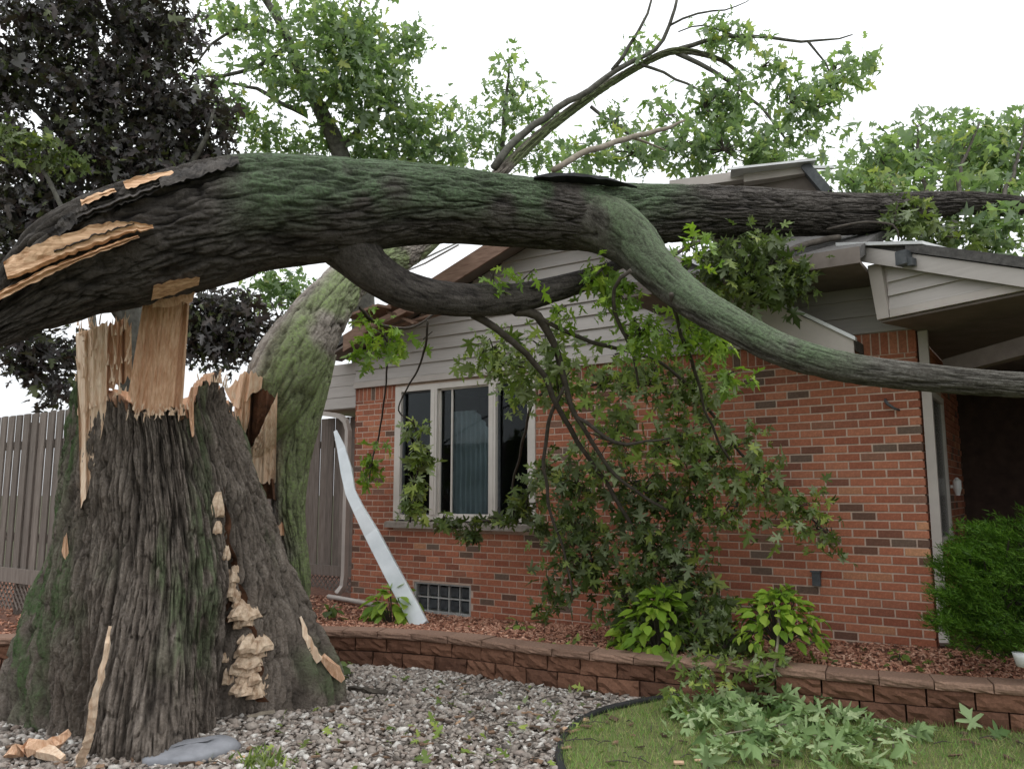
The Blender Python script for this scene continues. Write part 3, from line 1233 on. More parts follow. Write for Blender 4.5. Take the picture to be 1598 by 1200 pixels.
# roof planes of the gable (front overhang .38)
def slope_slab(sa, za, sb, zb_, o0, o1, th):
    return MB().prism([W(sa, za, o0), W(sb, zb_, o0), W(sb, zb_ + th, o0), W(sa, za + th, o0)], NO * (o1 - o0)).vf


roof = part('gable_roof', slope_slab(AP[0], AP[1] + .03, .42, AP[1] + .03 - (AP[0] - .42) * .64, -4.5, .40, .10), M['shingle'], house)
part('roof_plane', slope_slab(AP[0] + .002, AP[1] + .03, 7.0, 3.36, -4.5, .36, .10), M['shingle'], roof)
part('rake_soffit', slope_slab(AP[0] - .02, AP[1] - .02, .5, AP[1] - .02 - (AP[0] - .52) * .64, .04, .385, .03), M['soffit'], roof)
part('rake_soffit', slope_slab(AP[0] + .02, AP[1] - .02, 6.98, 3.315, .04, .34, .03), M['soffit'], roof)


def rake(sa, za, sb, zb_, wd, o0, o1, cut=0.0):
    return MB().prism([W(sa, za - wd, o0), W(sb, zb_ - wd, o0), W(sb, zb_, o0), W(sa, za, o0)], NO * (o1 - o0)).vf


k_ = .64
zr = lambda s: AP[1] + .11 - (AP[0] - s) * k_
part('rake_board', rake(AP[0], zr(AP[0]), 1.93, zr(1.93), .24, .402, .43), M['trim'], roof)
part('rake_board', rake(1.72, zr(1.72) - .05, .42, zr(.42) + .01, .25, .402, .432), M['trim'], roof)
part('drip_edge', rake(AP[0], zr(AP[0]) + .035, .40, zr(.40) + .035, .034, .38, .455), M['metal'], roof)
zl = lambda s: AP[1] + .11 - (s - AP[0]) * (AP[1] - 3.33) / (7.0 - AP[0])
part('rake_board', rake(AP[0] + .01, zl(AP[0]), 6.6, zl(6.6), .22, .362, .39), M['fascia_wood'], roof, label='bare brown rake board stripped of its trim')
# bent flashing strips along the left rake
for k, (a, b_) in enumerate([((596, 428), (712, 380)), ((612, 432), (716, 382))]):
    q0, q1 = P(*a, 9.6), P(*b_, 9.2)
    part('flashing', MB().bar(q0, (q0 + q1) / 2 + np.array([0, 0, -.03]), .03, .008).bar((q0 + q1) / 2 + np.array([0, 0, -.03]), q1, .03, .008).vf, M['metal'], roof)
# splintered boards below the left rake
for a, b_, wd in [((560, 505), (668, 452), .16), ((572, 520), (640, 486), .12), ((585, 478), (650, 505), .10), ((600, 515), (690, 488), .08), ((548, 496), (600, 478), .2)]:
    q0, q1 = P(*a, 9.9), P(*b_, 9.45)
    part('broken_board', MB().bar(q0, q1, .03, wd, NO).vf, M['fascia_wood'], roof)
# left eave return beyond the corner, seen above the gate
ret = part('eave_return', MB().wbox(6.76, 7.7, 2.68, 3.3, -1.4, -.05).vf, M['trim'], house)
for k in range(4):
    part('siding_board', MB().wbox(6.77, 7.72, 2.69 + k * .152, 2.835 + k * .152, -.05, -.03 + .004 * (k % 2)).vf, M['siding'], ret)

# main roof behind and right of the gable: deep eave at z 3.47
mr = part('main_roof', MB().prism([W(.25, 3.42, .85), W(.25, 3.52, .85), W(.25, 5.1, -3.2), W(.25, 5.0, -3.2)], DL * 2.15).vf, M['shingle'], house)
part('roof_plane', MB().prism([W(-6, 3.3, -2.0), W(-6, 3.4, -2.0), W(-6, 3.9, -3.2), W(-6, 3.8, -3.2)], DL * 6.2).vf, M['shingle'], mr)
part('roof_plane', MB().prism([W(-6, 3.8, -3.2), W(-6, 3.9, -3.2), W(-6, 3.3, -7.2), W(-6, 3.2, -7.2)], DL * 8.4).vf, M['shingle'], mr)
part('eave_fascia', MB().wbox(.252, 2.39, 3.38, 3.515, .852, .875).vf, M['soffit'], mr)
part('eave_soffit', MB().wbox(.26, 2.38, 3.385, 3.415, .0, .85).vf, M['soffit'], mr)
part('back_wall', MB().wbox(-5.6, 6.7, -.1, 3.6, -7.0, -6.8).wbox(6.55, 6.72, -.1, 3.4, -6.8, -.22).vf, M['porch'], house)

# little roof peak seen above the trunk
t0 = 9.2
pk = [P(1050, 296, t0 + .6), P(1248, 266, t0), P(1288, 302, t0 - .1), P(1288, 330, t0 - .1), P(1050, 330, t0 + .6)]
peak = part('roof_peak', MB().prism(pk, -NO * 1.6).vf, M['soffit'], house)
part('peak_fascia', MB().bar(P(1046, 292, t0 + .5), P(1165, 276, t0 + .2), .14, .11).bar(P(1160, 277, t0 + .16), P(1262, 262, t0 - .04), .14, .17).vf, M['trim'], peak)
part('peak_fascia', MB().bar(P(1256, 261, t0 - .06), P(1293, 304, t0 - .2), .2, .1).vf, M['dark_metal'], peak)
part('drip_edge', MB().bar(P(1140, 271, t0 + .1), P(1270, 257, t0 - .1), .3, .025).bar(P(1250, 262, t0 - .1), P(1300, 262, t0 - .1), .05, .03).vf, M['metal'], peak)

# ---------------------------------------------------------------- porch gable on the right
A = P(1378, 495, 6.6)
B = P(1598, 450, 5.67)
B[2] = A[2]
D2 = unit(B - A)
N2 = np.array([D2[1], -D2[0], 0])
if N2[1] > 0:
    N2 = -N2
ZA = A[2]
PK = 3.56


def Q(x, z, out=0.0):
    p = A + D2 * x + N2 * out
    return np.array([p[0], p[1], z])


LEN = 2.1
rk = lambda x: PK - .40 * x
pg = part('porch_gable', MB().prism([Q(0, ZA, -.1), Q(LEN, ZA, -.1), Q(LEN, max(rk(LEN), ZA + .02), -.1), Q((PK - ZA) / .40, ZA + .02, -.1), Q(0, PK - .05, -.1)], N2 * .09).vf, M['trim'], house)
z = ZA + .045
while z < PK - .1:
    zt = z + .118
    x1a = (PK - .06 - z) / .40
    x1b = max((PK - .06 - zt) / .40, .03)
    part('siding_board', MB().hexa([Q(.07, z, -.009), Q(x1a, z, -.009), Q(x1a, z, .022), Q(.07, z, .022), Q(.07, zt, -.009), Q(x1b, zt, -.009), Q(x1b, zt, .0), Q(.07, zt, .0)]).vf, M['siding'], pg)
    z += .115
part('corner_trim', MB().hexa([Q(-.03, ZA - .02, -.1), Q(.075, ZA - .02, -.1), Q(.075, ZA - .02, .035), Q(-.03, ZA - .02, .035), Q(-.09, PK - .12, -.1), Q(.03, PK - .12, -.1), Q(.03, PK - .12, .035), Q(-.09, PK - .12, .035)]).vf, M['trim'], pg)
part('bottom_trim', MB().hexa([Q(.08, ZA - .02, -.1), Q(LEN, ZA - .02, -.1), Q(LEN, ZA - .02, .03), Q(.08, ZA - .02, .03), Q(.08, ZA + .043, -.1), Q(LEN, ZA + .043, -.1), Q(LEN, ZA + .043, .026), Q(.08, ZA + .043, .026)]).vf, M['trim'], pg)
part('rake_board', MB().prism([Q(-.14, rk(-.14) - .13, .04), Q(LEN, rk(LEN) - .13, .04), Q(LEN, rk(LEN) + .0, .04), Q(-.14, rk(-.14) + .0, .04)], N2 * .05).vf, M['siding'], pg)
part('drip_edge', MB().prism([Q(-.32, rk(-.14) + .045, -.3), Q(.45, rk(.45) + .09, -.3), Q(.45, rk(.45) + .115, -.3), Q(-.32, rk(-.14) + .075, -.3)], N2 * .42).vf, M['metal'], pg)
part('shingle_edge', MB().prism([Q(.3, rk(.3) + .01, -3), Q(LEN, rk(LEN) + .01, -3), Q(LEN, rk(LEN) + .095, -3), Q(.3, rk(.3) + .085, -3)], N2 * 3.11).vf, M['shingle'], pg)
part('roof_plane', MB().prism([Q(-.14, rk(-.14) + .003, -3), Q(.3, rk(.3) + .003, -3), Q(.3, rk(.3) + .05, -3), Q(-.14, rk(-.14) + .05, -3)], N2 * 3.05).vf, M['shingle'], pg)
part('porch_soffit', MB().prism([Q(-.02, ZA - .045, -.0), Q(LEN + 2, ZA - .045, -.0), W(-5.4, ZA - .045, -3.1), W(.0, ZA - .045, -3.1), W(.0, ZA - .045, .05)], (0, 0, .02)).vf, M['soffit'], pg)
part('porch_beam', MB().bar(P(1480, 574, 6.9), P(1640, 530, 5.9), .1, .14).vf, M['soffit'], pg)
part('lamp_bracket', MB().box(Q(.30, rk(.30) - .05, .13), D2, N2, (0, 0, 1), .045, .05, .055).box(Q(.36, rk(.36) - .07, .13), D2, N2, (0, 0, 1), .02, .03, .03).vf, M['dark_metal'], pg)
part('porch_post', MB().bar(Q(LEN + .9, .2, -.1), Q(LEN + .9, ZA - .05, -.1), .14, .14).vf, M['trim'], pg)

# ---------------------------------------------------------------- fences
def lattice(mb, at, x0, x1, z0, z1, step=.085, wdt=.018):
    h = z1 - z0
    x = x0 - h
    while x < x1:
        for sg in (1, -1):
            a0, a1 = (x, x + h) if sg > 0 else (x + h, x)
            za, zb2 = z0, z1
            # clip to [x0,x1]
            pts2 = []
            for lam in np.linspace(0, 1, 9):
                xx = a0 + (a1 - a0) * lam
                if x0 <= xx <= x1:
                    pts2.append((xx, z0 + h * lam))
            if len(pts2) >= 2:
                p, q = at(*pts2[0], .008 * sg), at(*pts2[-1], .008 * sg)
                mb.bar(p, q, wdt, .006, NO)
        x += step
    return mb


FP = G(60, 912, .62)
fs, fo = so(FP)
fen = thing('board_fence', 'grey board fence with lattice foot left of the stump', 'fence', tuple(W(fs, .35, fo)))
fz0, fz1 = .64, 2.43
x = fs - 2.0
k = 0
while x < fs + 1.6:
    bwid = random.choice([.085, .095, .09])
    dp = .02 if k % 2 else 0.0
    part('board', MB().wbox(x, x + bwid - .006, fz0 + .05, fz1 - .02 + random.uniform(-.008, .008), fo + dp, fo + dp + .02).vf, M['fence'], fen)
    x += bwid - (.004 if k % 2 else -.002)
    k += 1
part('rail', MB().wbox(fs - 2.0, fs + 1.65, fz0 - .02, fz0 + .13, fo + .045, fo + .07).vf, M['fence'], fen)
part('rail', MB().wbox(fs - 2.0, fs + 1.65, fz0 + .4, fz0 + .49, fo - .06, fo - .01).vf, M['fence'], fen)
part('rail', MB().wbox(fs - 2.0, fs + 1.65, fz1 - .4, fz1 - .31, fo - .06, fo - .01).vf, M['fence'], fen)
for px_ in (fs - 1.9, fs + .55):
    part('post', MB().wbox(px_, px_ + .09, .1, fz1 - .1, fo - .15, fo - .065).vf, M['fence'], fen)
part('lattice', lattice(MB(), lambda a, z, d: W(a, z, fo + .02 + d), fs - 2.0, fs + 1.65, .34, fz0 + .0).vf, M['fence'], fen, kind='stuff')

gate = thing('side_gate', 'dark grey board gate beside the house corner behind the leaning trunk', 'gate', tuple(W(7.5, .2, -.45)))
x = 6.86
k = 0
while x < 9.6:
    bwid = .145
    part('board', MB().wbox(x, x + bwid - .01, .5, 2.62, -.46 + (.015 if k % 2 else 0), -.44 + (.015 if k % 2 else 0)).vf, M['fence'], gate)
    x += bwid
    k += 1
part('rail', MB().wbox(6.85, 9.6, .42, .56, -.42, -.395).vf, M['fence'], gate)
part('rail', MB().wbox(6.85, 9.6, 2.2, 2.3, -.53, -.47).vf, M['fence'], gate)
part('lattice', lattice(MB(), lambda a, z, d: W(a, z, -.45 + d), 6.85, 9.6, .15, .43).vf, M['fence'], gate, kind='stuff')

# ---------------------------------------------------------------- crushed white downspout leaning by the window
pth = [(523, 672, 9.9), (533, 700, 9.8), (541, 735, 9.6), (547, 768, 9.4), (560, 795, 9.25), (580, 832, 9.1), (612, 893, 8.75), (640, 945, 8.5), (657, 978, 8.32)]
wds = [6, 14, 19, 17, 18, 23, 25, 26, 26]
pts = [P(*p) for p in pth]
wdm = [w_ * p[2] / FPX for w_, p in zip(wds, pth)]
V, F = rect_sweep(pts, wdm, [.01, .03, .045, .03, .05, .06, .065, .065, .065], (1, -.25, .25))
ds = single('crushed_downspout', (V, F), M['white_metal'], tuple(pts[-1]), 'crumpled white metal downspout leaning past the basement window', 'downspout')
bv = ds.modifiers.new('bevel', 'BEVEL')
bv.width = .006
bv.segments = 2

# ================================================================== stump
ZP = np.array([-.1, 0, .5, .97, 1.41, 1.9, 2.15, 2.5, 3.0])
RP = np.array([.86, .86, .84, .80, .715, .60, .545, .52, .50])
GA = np.radians([-180, -140, -110, -99, -84, -66, -48, -36, -25, -13, 0, 8, 16, 28, 38, 48, 57, 65, 75, 86, 100, 130, 180])   # roots on the ground
GR = np.array([1.0, 1.05, 1.0, 1.05, .90, .74, .76, .72, .96, 1.14, 1.28, 1.12, .86, .76, .62, .66, .82, 1.12, 1.36, 1.28, 1.0, .95, 1.0])
CAMD = unit(np.array([-STC[0], -STC[1]]))            # towards the camera
CAMR = np.array([-CAMD[1], CAMD[0]])
if CAMR[0] < 0:
    CAMR = -CAMR


def stump_radius(phi, z):
    """smooth radius without bark; phi 0 faces the camera, positive to the right"""
    b_ = np.interp(z, ZP, RP)
    w_ = sstep(1.25, 0.0, z) ** 1.25
    r = b_ * (1 - w_) + np.interp((phi + math.pi) % (2 * math.pi) - math.pi, GA, GR) * w_
    for c, wd, a, zt in ((-33, 5, .09, 1.0), (37, 7, .15, 1.65), (-62, 5, .06, 1.2), (17, 4, .06, 1.2), (-8, 3.5, .05, 1.3), (60, 4, .05, 1.5), (-82, 4, .05, 1.6)):
        d = (phi - math.radians(c) + math.pi) % (2 * math.pi) - math.pi
        r = r - a * np.exp(-(d / math.radians(wd)) ** 2) * sstep(zt, zt - .7, z)
    return r


def stump_lean(z):
    return np.interp(z, [.3, .97, 1.41, 1.9, 2.2], [0, .03, -.005, -.065, -.12])


def stump_point(phi, z, r):
    dx = np.cos(phi)[..., None] * CAMD + np.sin(phi)[..., None] * CAMR
    xy = STC + dx * r[..., None] + CAMR * stump_lean(z)[..., None]
    return np.concatenate([xy, z[..., None]], -1)


def stump_hit(px, py):
    t = 3.9
    r_ = ray(px, py)
    while t < 6.5:
        p = O + r_ * t
        d = p[:2] - STC - CAMR * stump_lean(np.array(p[2]))
        ph = math.atan2(d @ CAMR, d @ CAMD)
        if np.hypot(*d) < stump_radius(np.array(ph), np.array(p[2])):
            return p, t, ph
        t += .01
    return O + r_ * 5.6, 5.6, 0.0


NA, NZ = 1150, 190
# rim height by angle (degrees)
rim_a = np.array([-180, -120, -90, -72, -66, -48, -44, -24, -20, 0, 24, 28, 33, 46, 60, 90, 130, 180])
rim_z = np.array([2.2, 2.2, 2.35, 2.45, 2.30, 2.13, 2.20, 2.19, 2.12, 2.12, 2.12, 2.20, 2.34, 2.36, 2.20, 2.10, 2.1, 2.2])
an = (np.arange(NA) / NA * 2 - 1) * math.pi
rim = np.interp(np.degrees(an), rim_a, rim_z)
jag = _h(np.floor(np.arange(NA) / 5), np.zeros(NA), np.zeros(NA)) * .10 + _h(np.floor(np.arange(NA) / 2), np.ones(NA), np.zeros(NA)) * .05
rim = rim + jag - .07
tz = np.linspace(0, 1, NZ)
ZZ = -.06 + (rim[None] + .06) * tz[:, None]
PHI = np.repeat(an[None], NZ, 0)
pf, zf = PHI.ravel(), ZZ.ravel()
per = 120
tw = zf * .18
h = bark_height((pf / (2 * math.pi) + .5) * per + tw * 3, zf, per, .55, 3)
h2 = bark_height((pf / (2 * math.pi) + .5) * 260 + tw * 6, zf, 260, .30, 8)
rr = stump_radius(pf, zf) + .078 * (h - .7) + .036 * (h2 - .6)
rr = rr + (fbm(np.stack([np.cos(pf) * 4, np.sin(pf) * 4, zf * 2.5], -1), 3) - .5) * .12
V = stump_point(pf, zf, rr)
mossn = fbm(np.stack([np.cos(pf) * 3.2, np.sin(pf) * 3.2, zf * 1.1 + 3], -1), 4)
ms = sstep(.48, .62, mossn) * .75 + sstep(-.5, -1.3, pf) * .35 * sstep(.4, .6, mossn + .1)
ms = ms * (.25 + .75 * np.clip(h * h2 * 1.3, 0, 1)) * sstep(.3, .5, fbm(np.stack([np.cos(pf) * 22, np.sin(pf) * 22, zf * 6], -1), 3))
# inner wall and jagged heart
inner = stump_point(an, rim - .01, stump_radius(an, rim) - .10)
inner2 = stump_point(an, np.full(NA, 2.1) + .22 * _h(np.floor(np.arange(NA) / 9), np.zeros(NA) + 3, np.zeros(NA)), stump_radius(an, rim) - .2)
stump = thing('tree_stump', 'huge mossy broken tree stump with torn pale wood on top', 'stump', (STC[0], STC[1], 0))
part('bark', (V, grid_faces(NZ, NA, True)), M['bark'], stump, dict(ht=np.clip(.6 * h + .4 * h2, 0, 1), ms=ms), smooth=True)
Vi = np.vstack([stump_point(an, rim, stump_radius(an, rim) - .0), inner, inner2, np.repeat(np.array([[STC[0], STC[1], 2.25]]), NA, 0)])
part('heartwood', (Vi, grid_faces(4, NA, True)), M['wood'], stump)


def slab(cols, bot, top, depth_fn, thick, seed, rows=26, amp=.012, jag=0.0):
    """torn slab of wood: cols = px of columns, bot/top = py per column (bottom, top); depth_fn(px,py)->t"""
    n_ = len(cols)
    r_ = np.random.default_rng(seed)
    fib = r_.normal(size=n_) * amp
    fib = fib + np.convolve(r_.normal(size=n_), np.ones(3) / 3, 'same') * amp
    jb = r_.uniform(-1, 1, n_) * jag
    jt = r_.uniform(-1, 1, n_) * jag
    Vf, Vb = [], []
    for i in range(n_):
        for j in range(rows + 1):
            k = j / rows
            y0, y1 = bot[i] + jb[i], top[i] + jt[i]
            py = y0 + (y1 - y0) * k
            pxx = cols[i][0] + (cols[i][1] - cols[i][0]) * k
            t = depth_fn(pxx, py) + fib[i]
            Vf.append(P(pxx, py, t))
            Vb.append(P(pxx, py, t + thick))
    m_ = rows + 1
    nn_ = n_ * m_
    F = [list(q) for q in grid_faces(n_, m_, False)]
    F += [[a + nn_ for a in q[::-1]] for q in F]
    rim_i = [j for j in range(m_)] + [i * m_ + m_ - 1 for i in range(1, n_)] + [(n_ - 1) * m_ + j for j in range(m_ - 2, -1, -1)] + [i * m_ for i in range(n_ - 2, 0, -1)]
    L_ = len(rim_i)
    F += [[rim_i[i], rim_i[(i + 1) % L_], rim_i[(i + 1) % L_] + nn_, rim_i[i] + nn_] for i in range(L_)]
    return np.array(Vf + Vb), F


def lerp_cols(x0b, x1b, x0t, x1t, n_):
    return [(x0b + (x1b - x0b) * i / (n_ - 1), x0t + (x1t - x0t) * i / (n_ - 1)) for i in range(n_)]


def prof(xs, ys, n_):
    return np.interp(np.linspace(0, 1, n_), xs, ys)


ST_T = lambda px, py: stump_hit(px, max(py, 655))[1] - .035
# main splinter (hinge) up to the trunk
n_ = 26
part('splinter', slab(lerp_cols(200, 284, 226, 298, n_), prof([0, .1, .3, .5, .6, .8, 1], [612, 640, 642, 650, 646, 634, 646], n_), prof([0, 1], [452, 436], n_), lambda x, y: ST_T(x, y) + .02 - .05 * sstep(650, 450, y), .14, 1, amp=.012, jag=5), M['wood'], stump)
n_ = 9
part('splinter', slab(lerp_cols(238, 300, 240, 312, n_), prof([0, 1], [482, 470], n_), prof([0, 1], [448, 430], n_), lambda x, y: 5.24 + .06 * sstep(430, 480, y), .1, 12, rows=8, amp=.006, jag=3), M['wood'], stump, label='orange torn wood at the underside of the trunk')
# left splinter with its long tail
n_ = 12
part('splinter', slab(lerp_cols(122, 166, 118, 168, n_), prof([0, .05, .35, .7, 1], [640, 792, 770, 700, 640], n_), prof([0, .4, 1], [520, 512, 503], n_), lambda x, y: ST_T(x, y) + .0, .12, 2, rows=40, amp=.012, jag=6), M['wood_pale'], stump)
n_ = 14
part('splinter', slab(lerp_cols(160, 206, 166, 205, n_), prof([0, .3, .6, 1], [640, 604, 600, 585], n_), prof([0, .5, 1], [505, 498, 506], n_), lambda x, y: ST_T(x, y) + .05, .12, 3, amp=.016, jag=8), M['wood'], stump)
n_ = 6
part('splinter', slab(lerp_cols(294, 303, 298, 302, n_), prof([0, .6, 1], [640, 682, 676], n_), prof([0, 1], [605, 600], n_), ST_T, .05, 4, rows=8, amp=.004, jag=3), M['wood'], stump)
n_ = 5
part('splinter', slab(lerp_cols(96, 108, 100, 104, n_), prof([0, .5, 1], [862, 872, 870], n_), prof([0, 1], [838, 832], n_), lambda x, y: stump_hit(108, 850)[1] - .03, .03, 6, rows=6, amp=.004, jag=2), M['wood'], stump)


fib = MB()
for i in range(240):
    if i % 3 == 0:
        px, py = random.uniform(198, 290), random.choice([random.uniform(622, 640), random.uniform(440, 470), random.uniform(440, 470)])
    elif i % 3 == 1:
        px, py = random.uniform(118, 206), random.uniform(496, 600)
    else:
        px, py = random.uniform(122, 372), 0
        py = np.interp(px, [122, 200, 210, 290, 310, 345, 372], [640, 600, 640, 640, 585, 590, 622])
    t = ST_T(px, py) - random.uniform(-.02, .05)
    ln = random.uniform(.03, .13) if py < 600 else random.uniform(.02, .06)
    a = P(px, py + 8, t)
    d = unit(np.array([random.gauss(0, .16), random.gauss(0, .16), 1 if (i % 3 or py < 500) else -1]))
    fib.tube([a, a + d * ln * .6, a + d * ln + np.array([random.gauss(0, .008), 0, 0])], [random.uniform(.004, .009), .004, .0008], 4, False)
part('splinter_fibres', fib.vf, M['wood_pale'], stump, kind='stuff')


def bracket(px, py, wpx, hpx, seed):
    p, t, ph = stump_hit(px, py)
    t -= .075
    w_ = wpx * 1.05 * t / FPX
    h_ = hpx * 1.6 * t / FPX
    r_ = np.random.default_rng(seed)
    outd = np.append(np.cos(ph) * CAMD + np.sin(ph) * CAMR, 0)
    outd = unit(outd + np.append(CAMD, 0) * 1.2)
    side_ = unit(np.cross((0, 0, 1), outd))
    k = 13
    V = []
    base = P(px, py, t + .06)
    for lay, (rs, dz) in enumerate(((1.0, -.1), (1.04, .1), (.8, .42), (.45, .62))):
        for i in range(k):
            a = -math.pi / 2 * 1.15 + math.pi * 1.15 * i / (k - 1)
            wv = 1 + .2 * math.sin(3 * a + seed) + r_.uniform(-.16, .16)
            V.append(base + side_ * math.sin(a) * w_ / 2 * rs * wv + outd * (math.cos(a) * .85 + .1) * w_ * .42 * rs * wv + np.array([0, 0, (dz + .06 * math.sin(4 * a + seed)) * h_]))
    F = [list(q) for q in grid_faces(4, k, False)] + [list(range(k))[::-1], [3 * k + i for i in range(k)]]
    return np.array(V), F


for i, (px, py, w_, h_) in enumerate([(362, 905, 26, 16), (360, 928, 24, 18), (378, 962, 46, 20), (395, 1012, 46, 24), (388, 1036, 40, 18), (372, 1048, 26, 16), (392, 1062, 38, 18), (382, 1078, 46, 16), (402, 1072, 26, 20), (352, 1030, 16, 12), (356, 1062, 16, 22), (340, 800, 18, 30), (340, 830, 12, 16), (352, 870, 12, 18), (366, 892, 14, 10), (372, 945, 20, 10), (384, 1000, 24, 12), (404, 1022, 22, 14), (376, 1024, 22, 12), (400, 1044, 26, 12), (378, 1068, 24, 10), (396, 1086, 30, 10), (366, 1080, 18, 12), (410, 1056, 16, 16), (358, 915, 20, 16), (368, 935, 18, 14), (384, 972, 30, 16), (370, 978, 16, 12), (388, 1020, 30, 16), (402, 1000, 22, 14), (384, 1050, 30, 16), (400, 1084, 30, 16), (374, 1062, 18, 14)]):
    part('bracket_fungus', bracket(px, py, w_, h_, i + 2), M['fungus'], stump, smooth=False)
# dark rotten lining in the groove
V = []
gy = np.linspace(760, 1095, 40)
for y_ in gy:
    cx = np.interp(y_, [760, 850, 950, 1095], [346, 350, 368, 385])
    hw = np.interp(y_, [760, 800, 900, 1000, 1095], [3, 9, 14, 24, 28]) * (1 + .3 * math.sin(y_ * .11))
    for k in range(5):
        px = cx + hw * (k / 2 - 1)
        V.append(P(px, y_, stump_hit(cx, y_)[1] - .004 + .05 * (abs(k - 2) - 2) * -.3 + random.gauss(0, .012)))
part('rotten_groove', (np.array(V), grid_faces(40, 5, False)), M['rot'], stump, smooth=True)

# ================================================================== fallen tree
def moss_toplight(lo, hi):
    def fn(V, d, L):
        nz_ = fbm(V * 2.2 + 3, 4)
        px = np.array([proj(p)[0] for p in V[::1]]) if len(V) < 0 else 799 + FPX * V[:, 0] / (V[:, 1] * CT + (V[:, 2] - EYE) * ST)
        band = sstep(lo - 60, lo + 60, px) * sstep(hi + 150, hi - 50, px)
        facing = np.clip(-d[:, 1] * .55 + d[:, 2] * .75 + .2, 0, 1)  # paler moss on upper and near sides also paints in the top light
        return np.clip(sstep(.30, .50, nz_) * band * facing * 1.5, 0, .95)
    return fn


TR = [(-170, 590, 4.75, 40), (-90, 540, 4.85, 42), (0, 495, 4.95, 44), (70, 448, 5.05, 68), (125, 412, 5.1, 84), (210, 382, 5.2, 93), (310, 355, 5.3, 95), (400, 333, 5.4, 90), (500, 328, 5.52, 82), (600, 321, 5.68, 67), (700, 321, 5.9, 58), (800, 330, 6.1, 54), (900, 338, 6.35, 52), (1000, 336, 6.6, 47), (1100, 331, 6.85, 41), (1200, 332, 7.1, 37), (1300, 334, 7.3, 33), (1370, 333, 7.5, 30), (1420, 325, 7.7, 24), (1470, 319, 7.9, 19), (1530, 318, 8.1, 17), (1600, 324, 8.3, 15), (1680, 334, 8.5, 11), (1740, 342, 8.6, 6)]
fallen = thing('fallen_tree', 'fallen mossy tree trunk lying across the yard onto the roof', 'fallen tree', tuple(P(260, 400, 5.25)))
vf, at, TRC = bark_tube(TR, 300, .022, .036, .26, .046, 21, .05, moss_toplight(380, 1000), .6)
# knot: smooth swelling with a scar
kc = P(612, 305, 5.48)
d_ = np.linalg.norm(vf[0] - kc, axis=1)
vf[0][:] += (unit(np.array([.1, -1, .35])) * (.05 * np.exp(-(d_ / .13) ** 2))[:, None])
at['ht'] = at['ht'] * (1 - .6 * np.exp(-(d_ / .12) ** 4)) + .6 * np.exp(-(d_ / .12) ** 4) * .7
at['ms'] = at['ms'] * (1 - np.exp(-(d_ / .13) ** 4))
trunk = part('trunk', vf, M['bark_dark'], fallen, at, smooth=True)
# low limb A
vf, at, _ = bark_tube([(505, 352, 5.55, 46), (545, 385, 5.58, 43), (585, 425, 5.64, 33), (640, 455, 5.72, 29), (720, 468, 5.85, 26), (800, 466, 6.1, 23), (860, 453, 6.3, 20), (915, 436, 6.5, 16), (960, 415, 6.75, 9), (1000, 400, 6.9, 4)], 90, .03, .03, .15, .008, 6, .05)
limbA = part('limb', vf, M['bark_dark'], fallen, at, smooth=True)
# limb B sweeping down to the right
moss_toplight_b = moss_toplight(930, 1250)
vf, at, _ = bark_tube([(820, 338, 6.22, 40), (890, 342, 6.3, 45), (945, 352, 6.3, 45), (988, 380, 6.2, 39), (1022, 418, 6.03, 32), (1072, 462, 5.78, 28.5), (1140, 505, 5.4, 26), (1220, 547, 5.15, 25), (1320, 574, 4.9, 24), (1430, 588, 4.7, 22), (1530, 597, 4.55, 20), (1640, 604, 4.4, 19), (1760, 612, 4.25, 14)], 110, .03, .032, .2, .013, 7, .07, moss_toplight_b)
part('limb', vf, M['bark_limb'], fallen, at, smooth=True, label='smooth grey green limb sweeping down to the right')


def trunk_t(px, py):
    """depth of the trunk's surface facing the camera near this pixel"""
    C_, R_ = TRC[0], TRC[1]
    r_ = ray(px, py)
    best = None
    for c, R in zip(C_[:150], R_[:150]):
        t0_ = (c - O) @ r_ / (r_ @ r_)
        d = np.linalg.norm(O + r_ * t0_ - c)
        if best is None or d < best[0]:
            best = (d, t0_, R)
    d, t0_, R = best
    return t0_ - math.sqrt(max(R * R - d * d, (R * .35) ** 2)) * .98


# torn strips of wood along the left part of the trunk
def strip(pts_up, pts_lo, seed, thick=.05, proud=.03, amp=.006, n_=40, rows=6, jag=0):
    xs = np.linspace(0, 1, n_)
    up_ = [np.interp(xs, np.linspace(0, 1, len(pts_up)), [p[k] for p in pts_up]) for k in (0, 1)]
    lo_ = [np.interp(xs, np.linspace(0, 1, len(pts_lo)), [p[k] for p in pts_lo]) for k in (0, 1)]
    r_ = np.random.default_rng(seed)
    V, Vb = [], []
    rw_ = r_.normal(size=rows + 1) * amp
    for i in range(n_):
        j1, j2 = r_.uniform(-jag, jag), r_.uniform(-jag, jag)
        for j in range(rows + 1):
            k = j / rows
            px = lo_[0][i] + (up_[0][i] - lo_[0][i]) * k
            py = lo_[1][i] + j1 + (up_[1][i] + j2 - lo_[1][i] - j1) * k
            t = trunk_t(px, py) - proud + rw_[j] + r_.normal() * amp * .12
            V.append(P(px, py, t))
            Vb.append(P(px, py, t + thick))
    m_ = rows + 1
    nn_ = n_ * m_
    F = [list(q) for q in grid_faces(n_, m_, False)]
    F += [[a + nn_ for a in q[::-1]] for q in F]
    rim_i = [j for j in range(m_)] + [i * m_ + m_ - 1 for i in range(1, n_)] + [(n_ - 1) * m_ + j for j in range(m_ - 2, -1, -1)] + [i * m_ for i in range(n_ - 2, 0, -1)]
    L_ = len(rim_i)
    F += [[rim_i[i], rim_i[(i + 1) % L_], rim_i[(i + 1) % L_] + nn_, rim_i[i] + nn_] for i in range(L_)]
    return np.array(V + Vb), F


